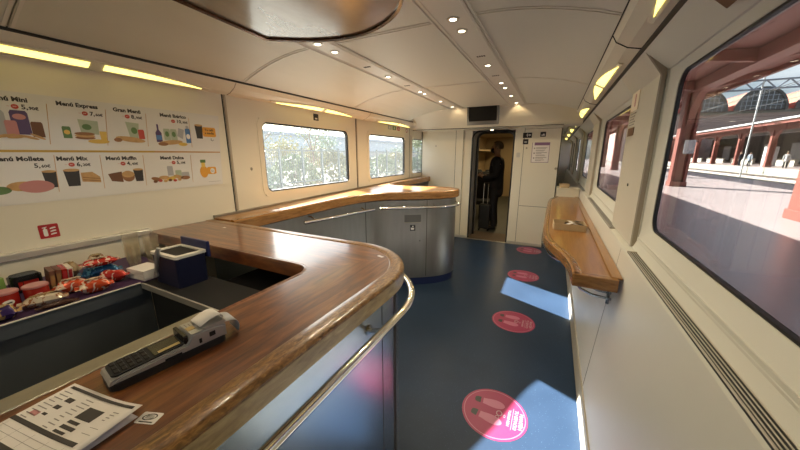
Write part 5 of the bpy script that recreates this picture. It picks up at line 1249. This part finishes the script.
# seats and racks of the next coach
def coach_seat(x, y, lab):
    t = thing('coach_seat', lab, 'seat', (x, y, 0), 'seats of the next coach')
    bm = B(); box(bm, x-0.23, x+0.23, y-0.24, y+0.22, 0.36, 0.48, 0.04, 3); obj('seat', bm, 'seat', t, True)
    bm = B(); box(bm, x-0.23, x+0.23, y+0.16, y+0.30, 0.44, 1.18, 0.05, 3, mtx=None); obj('backrest', bm, 'seat', t, True)
    bm = B(); box(bm, x-0.15, x+0.15, y+0.12, y+0.20, 0.96, 1.14, 0.03, 2); obj('headrest', bm, 'charcoal', t, True)
    for sx in (-1, 1):
        bm = B(); box(bm, x+sx*0.248-0.02, x+sx*0.248+0.02, y-0.2, y+0.2, 0.58, 0.64, 0.012); obj('armrest', bm, 'black', t)
    bm = B(); box(bm, x-0.05, x+0.05, y-0.1, y+0.1, 0.0, 0.36); obj('pedestal', bm, 'black', t)
for k, (x, y, lab) in enumerate(((-2.15, 7.9, 'dark coach seat by the left wall beyond the doorway, nearest row'), (-1.60, 7.9, 'dark coach seat by the aisle left of the standing person, nearest row'), (-2.15, 9.0, 'dark coach seat by the left wall, second row beyond the doorway'), (-1.60, 9.0, 'dark coach seat by the aisle, second row beyond the doorway'), (-0.60, 8.2, 'dark coach seat right of the standing person beyond the doorway'))): coach_seat(x, y, lab)
t = thing('luggage_rack', 'warm lit luggage rack along the left of the next coach', 'rack', (-2.2, 9.5, 1.75))
bm = B(); box(bm, -2.49, -1.95, 7.3, 12.4, 1.72, 1.75); obj('shelf', bm, 'coach_wall', t)
bm = B(); tube(bm, [(-1.95, 7.3, 1.78), (-1.95, 12.4, 1.78)], 0.02, 8); obj('front_rail', bm, 'chrome', t)
t = thing('travel_bag', 'olive travel bag on the luggage rack of the next coach', 'bag', (-2.1, 8.5, 1.75))
bm = B(); box(bm, -2.4, -2.0, 8.2, 8.8, 1.752, 1.98, 0.07, 4); obj('bag_body', bm, 'leaf_c', t, True)
bm = B(); tube(bm, [(-2.0, 8.35, 1.85), (-1.975, 8.42, 1.92), (-1.975, 8.58, 1.92), (-2.0, 8.65, 1.85)], 0.012, 8); obj('carry_handle', bm, 'black', t)

# ------------------------------------------------------------------ platform side
bm = B(); box(bm, 0.75, 12.0, -14, 140, -0.95, 0.0); box(bm, 20.4, 33.5, -10, 160, -0.95, 0.25); struct('floor_platform', bm, 'platform')
bm = B(); box(bm, 11.7, 12.15, -14, 140, -0.02, 0.012); box(bm, 20.0, 20.6, -10, 160, -0.5, 0.262); struct('trim_11', bm, 'kerb')
bm = B(); box(bm, 12.0, 20.4, -14, 160, -1.0, -0.95); box(bm, -3.2, 0.75, -14, 160, -1.2, -1.1); struct('ground_track', bm, 'track')
for k, x in enumerate((13.4, 14.9, 17.2, 18.7)):
    bm = B(); box(bm, x-0.04, x+0.04, -10, 150, -0.95, -0.8); tag(obj('track_rail', bm, 'rail'), 'rusty track rail, %s from the near platform edge' % ordn[k], 'rail', 'rails between the platforms')
# canopy
t = thing('platform_canopy', 'oxide red station canopy over the near platform', 'canopy', (5.2, 30, 5.0))
bm = B(); extr_y(bm, [(2.3, 5.25), (5.8, 5.0), (8.1, 5.25), (8.1, 5.32), (5.8, 5.12), (2.3, 5.32)], -6, 75); obj('roof_boards', bm, 'red_under', t)
bm = B(); box(bm, 7.95, 8.12, -6, 75, 5.05, 5.3); obj('edge_beam', bm, 'red_steel', t)
bm = B(); box(bm, 2.25, 2.4, -6, 75, 5.05, 5.3); obj('edge_beam', bm, 'red_steel', t)
bm = B(); box(bm, 5.55, 6.05, -6, 75, 4.55, 4.98); obj('main_beam', bm, 'red_steel', t)
for y in range(-5, 75, 5):
    bm = B(); extr_y(bm, [(2.4, 5.2), (2.4, 5.02), (5.55, 4.6), (6.05, 4.6), (7.95, 5.02), (7.95, 5.2), (5.8, 4.99)], y-0.08, y+0.08); obj('cross_rib', bm, 'red_steel', t)
def column(x, y, ztop, lab, grp, w=0.24, mat_='red_steel', z0=0.0):
    t = thing('canopy_column', lab, 'column', (x, y, z0), grp)
    bm = B()
    for sx in (-1, 1): box(bm, x+sx*w-0.05, x+sx*w+0.05, y-w, y+w, z0+0.02, ztop)
    box(bm, x-w, x+w, y-0.05, y+0.05, z0+0.02, ztop); obj('shaft', bm, mat_, t)
    bm = B(); box(bm, x-w-0.08, x+w+0.08, y-w-0.08, y+w+0.08, z0, z0+0.25, 0.02); obj('base_plate', bm, mat_, t)
    for sy in (-1, 1):
        bm = B(); R_ = 1.5*min(1, ztop/4.5)
        pts = [(sy*w, ztop)] + [(sy*(w+R_*(1-math.cos(math.radians(a)))), ztop-R_+R_*math.sin(math.radians(a))) for a in range(0, 91, 10)]
        pts = [(sy*w*0.6, ztop), (sy*w*0.6, ztop-R_)] + pts[1:]
        prism(bm, [(a, b) for a, b in pts], x-0.14, x+0.14, frame((0, y, 0), (0, 1, 0), (0, 0, 1), (1, 0, 0))); obj('curved_bracket', bm, mat_, t)
for k, y in enumerate((1.4, 11.1, 20.8, 30.5, 40.2, 50)):
    column(5.8, y, 4.55, 'oxide red canopy column on the near platform, %s along its row' % ordn[k], 'columns of the near canopy', 0.26)
t = thing('column_sign', 'pale framed sign fixed to the near platform column', 'sign', (5.8, 20.4, 2.2))
bm = B(); box(bm, 5.75, 6.1, 20.42, 20.48, 1.7, 2.3); obj('panel', bm, 'grey_print', t)
bm = B(); ringp(bm, rrect(5.72, 1.67, 6.13, 2.33, 0.02, 3), rrect(5.77, 1.72, 6.08, 2.28, 0.02, 3), 0, 0.03, frame((0, 20.42, 0), (1, 0, 0), (0, 0, 1), (0, -1, 0))); obj('frame', bm, 'gal', t)
# far platform
t = thing('far_canopy', 'long canopy with white gutter over the far platform', 'canopy', (25, 60, 5))
bm = B(); extr_y(bm, [(20.2, 5.1), (27, 5.9), (32.4, 5.1), (32.4, 5.25), (27, 6.1), (20.2, 5.3)], 20, 98); obj('roof', bm, 'roof_grey', t)
bm = B(); box(bm, 20.0, 20.2, 20, 98, 5.08, 5.26); obj('gutter', bm, 'white_gutter', t)
bm = B(); box(bm, 21.8, 22.2, 20, 98, 4.3, 5.2); obj('main_beam', bm, 'red_steel', t)
bm = B(); box(bm, 20.2, 20.35, 20, 98, 4.75, 5.05); obj('valance', bm, 'red_steel', t)
for k in range(10):
    y = 30+7*k
    column(22, y, 4.4, 'oxide red column of the far platform canopy', 'columns of the far canopy', 0.2, z0=0.25)
t = thing('station_building', 'low dark station building behind the far platform columns', 'building', (33, 80, 0))
bm = B(); box(bm, 32.5, 34.5, 15, 98.5, 0.25, 5.0); obj('wall', bm, 'st_dark', t)
for k in range(10):
    bm = B(); y = 24+7.2*k; box(bm, 32.42, 32.52, y, y+3.0, 0.5, 3.4); obj('window', bm, ('grey_print', 'white_gutter', 'st_dark')[k % 3], t)
t = thing('platform_wall', 'long low pale wall along the far platform', 'wall', (28, 80, 0.25))
for k in range(12):
    bm = B(); box(bm, 26.0, 26.3, 28+9*k, 34.5+9*k, 0.25, 1.1); obj('wall_section', bm, 'kerb', t)
t = thing('ticket_machine', 'tall white machine standing on the far platform', 'machine', (23.5, 54.5, 0.25))
bm = B(); box(bm, 23.1, 24.1, 54.2, 55.0, 0.25, 2.6, 0.05); obj('cabinet', bm, 'white_gutter', t)
bm = B(); box(bm, 23.25, 23.95, 54.18, 54.2, 1.0, 2.3); obj('front_glass', bm, 'grey_print', t)
build_person('person in dark clothes standing on the far platform, left of two', (21.5, 55.8, 0.25), 2.2, 1.72, 'coat', 'coat', 'hair', False, 'stand')
build_person('person in blue-grey clothes standing on the far platform, right of two', (21.5, 53.6, 0.25), 0.5, 1.68, 'shed', 'coat', 'hair', False, 'stand')
build_person('person in a white top on the far platform, by the right-hand columns', (21.6, 47.0, 0.25), 1.0, 1.70, 'white_gutter', 'coat', 'hair', False, 'stand')
# train shed with barrel vaults
t = thing('train_shed', 'brick station hall with three dark glazed arches and red tiled roofs', 'building', (40, 110, 0))
bm = B(); box(bm, 14, 60, 100.5, 130, 0, 11.2); obj('wall', bm, 'brick', t)
bm = B(); box(bm, 14, 60, 100.2, 100.6, 10.8, 11.5); obj('cornice', bm, 'kerb', t)
for k, cx in enumerate((20.6, 30.0, 39.5, 49.0)):
    prof_ = [(cx+3.9*math.cos(math.radians(a)), 11.4+4.6*math.sin(math.radians(a))) for a in range(0, 181, 10)]
    bm = B(); extr_y(bm, prof_, 99.7, 130); obj('vault', bm, 'tile', t)
    bm = B(); extr_y(bm, prof_, 99.55, 99.7); obj('glazed_gable', bm, 'vault', t)
    bm = B()
    for q in range(9):
        x = cx-3.2+0.8*q; h = 4.3*math.sqrt(max(0, 1-((x-cx)/3.7)**2)); box(bm, x-0.05, x+0.05, 99.5, 99.6, 11.4, 11.4+h)
    for z in (12.4, 13.4, 14.4): w_ = 3.7*math.sqrt(max(0, 1-((z-11.4)/4.4)**2)); box(bm, cx-w_, cx+w_, 99.5, 99.6, z-0.05, z+0.05)
    obj('mullions', bm, 'gal', t)
    bm = B(); ringp(bm, [(cx+4.25*math.cos(math.radians(a)), 11.3+4.95*math.sin(math.radians(a))) for a in range(0, 181, 10)] + [(cx-3.85, 11.25), (cx+3.85, 11.25)], [(cx+3.8*math.cos(math.radians(a)), 11.3+4.5*math.sin(math.radians(a))) for a in range(0, 181, 10)] + [(cx-3.75, 11.28), (cx+3.75, 11.28)], 0, 0.5, frame((0, 99.8, 0), (1, 0, 0), (0, 0, 1), (0, -1, 0))); obj('arch_rim', bm, 'vault', t)
    if k < 3:
        bm = B(); m_ = cx+4.75
        prism(bm, [(100.0, 11.4), (130, 17.5), (130, 11.4)], m_-3.2, m_+3.2, frame((0, 0, 0), (0, 1, 0), (0, 0, 1), (1, 0, 0))); obj('tiled_roof', bm, 'tile', t)
# catenary
t = thing('catenary_gantry', 'grey lattice gantry spanning the tracks in front of the station hall', 'gantry', (23, 50, 0))
bm = B(); xs = [12.6+0.9*i for i in range(28)]
tube(bm, [(xs[0], 50, 8.7), (xs[-1], 50, 8.7)], 0.10, 6); tube(bm, [(xs[0], 50, 9.6), (xs[-1], 50, 9.6)], 0.10, 6)
for i in range(27): tube(bm, [(xs[i], 50, 8.7 if i % 2 else 9.6), (xs[i+1], 50, 9.6 if i % 2 else 8.7)], 0.075, 5)
obj('lattice_beam', bm, pmat('lattice_blue_grey', (0.16, 0.18, 0.23), 0.5), t)
for x in (12.5, 19.6, 37.0):
    bm = B(); tube(bm, [(x, 50, -0.9), (x, 50, 9.9)], 0.085, 8); obj('mast', bm, 'white_gutter', t)
for k, (x, z) in enumerate(((14.1, 6.4), (14.1, 7.6), (17.9, 6.4), (17.9, 7.6), (9.0, 9.9))):
    bm = B(); tube(bm, [(x, y, z+0.4*((y/50.0-1)**2)) for y in range(0, 100, 10)], 0.02, 5); tag(obj('overhead_wire', bm, 'cable'), 'thin overhead wire above the tracks, %s of five' % ordn[k], 'wire', 'overhead wires')

# ------------------------------------------------------------------ far left side: ground, fence, trees
bm = B(); box(bm, -120, -3.2, -30, 200, -0.35, -0.2); struct('ground_left', bm, 'ground')
t = thing('boundary_fence', 'dark post and rail fence seen through the left windows', 'fence', (-13, 18, -0.2))
for z in (0.1, 1.85):
    bm = B(); tube(bm, [(-13, 4, z), (-13, 44, z)], 0.035, 6); obj('rail', bm, 'fence', t)
for k in range(24):
    bm = B(); y = 5.0+1.65*k; box(bm, -13.05, -12.95, y-0.05, y+0.05, -0.2, 2.0); obj('post', bm, 'fence', t)
bm = B()
for k in range(240): y = 4.0+0.165*k; box(bm, -13.01, -12.99, y-0.008, y+0.008, 0.1, 1.85)
pk = obj('wire_bars', bm, 'fence', t); pk['kind'] = 'stuff'
def tree(x, y, h, crown, m, lab, grp, dens=900, leaf=0.09, seedv=0, trunk=0.09):
    rnd = random.Random(seedv); t = thing('tree', lab, 'tree', (x, y, -0.2), grp)
    bm = B(); tips = []
    def br(p, d, ln, r, lev):
        q = p + d*ln; mid = p.lerp(q, .5) + Vector((rnd.uniform(-1, 1), rnd.uniform(-1, 1), rnd.uniform(-1, 1)))*ln*0.06
        tube(bm, [p, mid, q], [r, r*.8, r*.6], 6, caps=False)
        if lev == 0: tips.append(q); return
        tips.append(mid)
        for k in range(3):
            nd = (d + Vector((rnd.uniform(-1, 1), rnd.uniform(-1, 1), rnd.uniform(-.25, .7)))*0.85).normalized(); br(q, nd, ln*rnd.uniform(.6, .8), r*.58, lev-1)
    br(Vector((x, y, -0.2)), Vector((rnd.uniform(-.1, .1), rnd.uniform(-.1, .1), 1)).normalized(), h*0.33, trunk, 3)
    obj('trunk', bm, 'bark', t, True)
    bm = B()
    for k in range(dens):
        c = rnd.choice(tips) + Vector((rnd.gauss(0, 1), rnd.gauss(0, 1), rnd.gauss(0, .8)))*crown*0.28
        a = Vector((rnd.uniform(-1, 1), rnd.uniform(-1, 1), rnd.uniform(-1, 1))).normalized(); b_ = a.cross(Vector((rnd.uniform(-1, 1), rnd.uniform(-1, 1), rnd.uniform(-1, 1)))).normalized()
        f = leaf*rnd.uniform(.6, 1.4)
        bm.faces.new([bm.verts.new(c+a*f), bm.verts.new(c+b_*f*.5), bm.verts.new(c-a*f), bm.verts.new(c-b_*f*.5)])
    obj('foliage', bm, m, t)
TR = [(-18.6, 14.8, 4.6, 1.5, 'leaf_c', 'thin bare-branched tree at the left of the first left window', 350, .07), (-19, 17.2, 3.2, 1.5, 'leaf_b', 'yellowish tree behind the fence in the first left window', 700, .11),
      (-26, 30.5, 4.4, 2.0, 'leaf_c', 'rounded grey-green tree against the sky in the first left window', 900, .12), (-17.5, 19.2, 5.6, 1.6, 'leaf_a', 'tall dark tree whose branch hangs into the first left window', 500, .10),
      (-24, 26, 2.4, 2.0, 'leaf_b', 'low yellowish bush tree behind the fence, right half of the first left window', 1300, .12), (-24, 46, 3.2, 2.0, 'leaf_c', 'low green tree seen through the second left window', 800, .13),
      (-20, 47, 5.5, 2.2, 'leaf_a', 'green tree seen through the last left window', 1400, .14)]
for k, (x, y, h, cr_, m_, lab, dn, lf) in enumerate(TR): tree(x, y, h, cr_, m_, lab, 'trees beyond the left fence', dn, lf, 40+k)
def bush(x, y, r, h, m, lab, seedv):
    rnd = random.Random(seedv); t = thing('bush', lab, 'bush', (x, y, -0.2), 'bushes along the fence')
    bm = B(); 
    for k in range(10): tube(bm, [(x, y, -0.2), (x+rnd.uniform(-r, r)*.5, y+rnd.uniform(-r, r)*.5, h*.4), (x+rnd.uniform(-r, r)*.8, y+rnd.uniform(-r, r)*.8, h*.8)], [0.03, 0.02, 0.01], 5)
    obj('stems', bm, 'bark', t)
    bm = B()
    for k in range(900):
        th_, ph_ = rnd.uniform(0, 2*PI), rnd.uniform(0, PI/2); rr = rnd.uniform(.5, 1)**.5
        c = Vector((x+r*rr*math.cos(th_)*math.cos(ph_), y+r*rr*math.sin(th_)*math.cos(ph_), -0.2+h*rr*math.sin(ph_)))
        a = Vector((rnd.uniform(-1, 1), rnd.uniform(-1, 1), rnd.uniform(-1, 1))).normalized(); b_ = a.cross(Vector((.3, rnd.uniform(-1, 1), rnd.uniform(-1, 1)))).normalized(); f = .17
        bm.faces.new([bm.verts.new(c+a*f), bm.verts.new(c+b_*f*.5), bm.verts.new(c-a*f), bm.verts.new(c-b_*f*.5)])
    obj('foliage', bm, m, t)
for k in range(9):
    y = 11+3.6*k; bush(-14.9-0.2*(k % 2), y, 1.7, 1.5+0.3*(k % 3), ('leaf_c', 'leaf_a', 'leaf_b')[k % 3], 'low leafy bush behind the dark fence, %s from the left' % (ordn + ['eighth', 'ninth'])[k], 80+k)
t = thing('sun_block_board', 'added grey board on a post outside the left wall, unseen, blocking sun', 'sign', (-4.2, 6.2, -0.2))  # added out of view, keeps sun from entering the last left window
bm = B(); box(bm, -4.22, -4.18, 5.95, 6.62, 2.35, 3.2, 0.01); obj('board', bm, 'gal', t)
bm = B(); tube(bm, [(-4.25, 6.28, -0.2), (-4.25, 6.28, 3.1)], 0.04, 8); obj('post', bm, 'fence', t)
t = thing('long_shed', 'long low blue-grey shed on the horizon beyond the trees', 'building', (-62, 100, 0))
bm = B(); box(bm, -66, -58, 40, 190, -0.2, 6.2); obj('wall', bm, 'shed', t)
bm = B(); box(bm, -66.5, -57.5, 39.5, 190.5, 6.2, 6.9); obj('roof_edge', bm, pmat('roof_blue', (0.2, 0.25, 0.32), 0.5), t)
t = thing('garden_wall', 'pale low wall on the ground behind the trees', 'wall', (-34, 50, 0))
bm = B(); box(bm, -34.2, -33.8, 15, 110, -0.2, 2.2); obj('wall', bm, pmat('pale_wall', (0.42, 0.42, 0.42), 0.8, var=0.2, scale=1), t)
bm = B(); box(bm, -34.3, -33.7, 15, 110, 2.2, 2.35); obj('coping', bm, 'kerb', t)

# ------------------------------------------------------------------ sky and sun
EL, dirx, diry = math.radians(31), 0.91, -0.41
w = bpy.data.worlds.new('sky'); S.world = w; w.use_nodes = True
nt = w.node_tree; bg = nt.nodes['Background']
sky = nt.nodes.new('ShaderNodeTexSky'); sky.sky_type = 'NISHITA'; sky.sun_disc = False; sky.sun_elevation = EL
sky.sun_rotation = math.atan2(-dirx, -diry); sky.air_density = 1.0; sky.dust_density = 2.5; sky.ozone_density = 1.0
# thin clouds mixed into the sky
tcn = nt.nodes.new('ShaderNodeTexCoord'); nz = nt.nodes.new('ShaderNodeTexNoise'); nz.inputs['Scale'].default_value = 3.5; nz.inputs['Detail'].default_value = 7
mpn = nt.nodes.new('ShaderNodeMapping'); mpn.inputs['Scale'].default_value = (1, 1, 3); nt.links.new(tcn.outputs['Generated'], mpn.inputs[0]); nt.links.new(mpn.outputs[0], nz.inputs['Vector'])
crn = nt.nodes.new('ShaderNodeValToRGB'); crn.color_ramp.elements[0].position = 0.42; crn.color_ramp.elements[1].position = 0.68
nt.links.new(nz.outputs['Fac'], crn.inputs[0])
mxn = nt.nodes.new('ShaderNodeMix'); mxn.data_type = 'RGBA'; mxn.inputs[7].default_value = (8.0, 8.1, 8.4, 1)
nt.links.new(crn.outputs[0], mxn.inputs[0]); nt.links.new(sky.outputs[0], mxn.inputs[6]); nt.links.new(mxn.outputs[2], bg.inputs[0])
bg.inputs[1].default_value = 0.40
sl = bpy.data.lights.new('sun', 'SUN'); sl.energy = 58; sl.angle = math.radians(0.6); sl.color = (1.0, 0.95, 0.88)
so = bpy.data.objects.new('sun', sl); C.objects.link(so)
dv = Vector((dirx, diry, -math.tan(EL)*math.hypot(dirx, diry))); so.rotation_euler = dv.to_track_quat('-Z', 'Y').to_euler()
so.location = (-10, 5, 12)
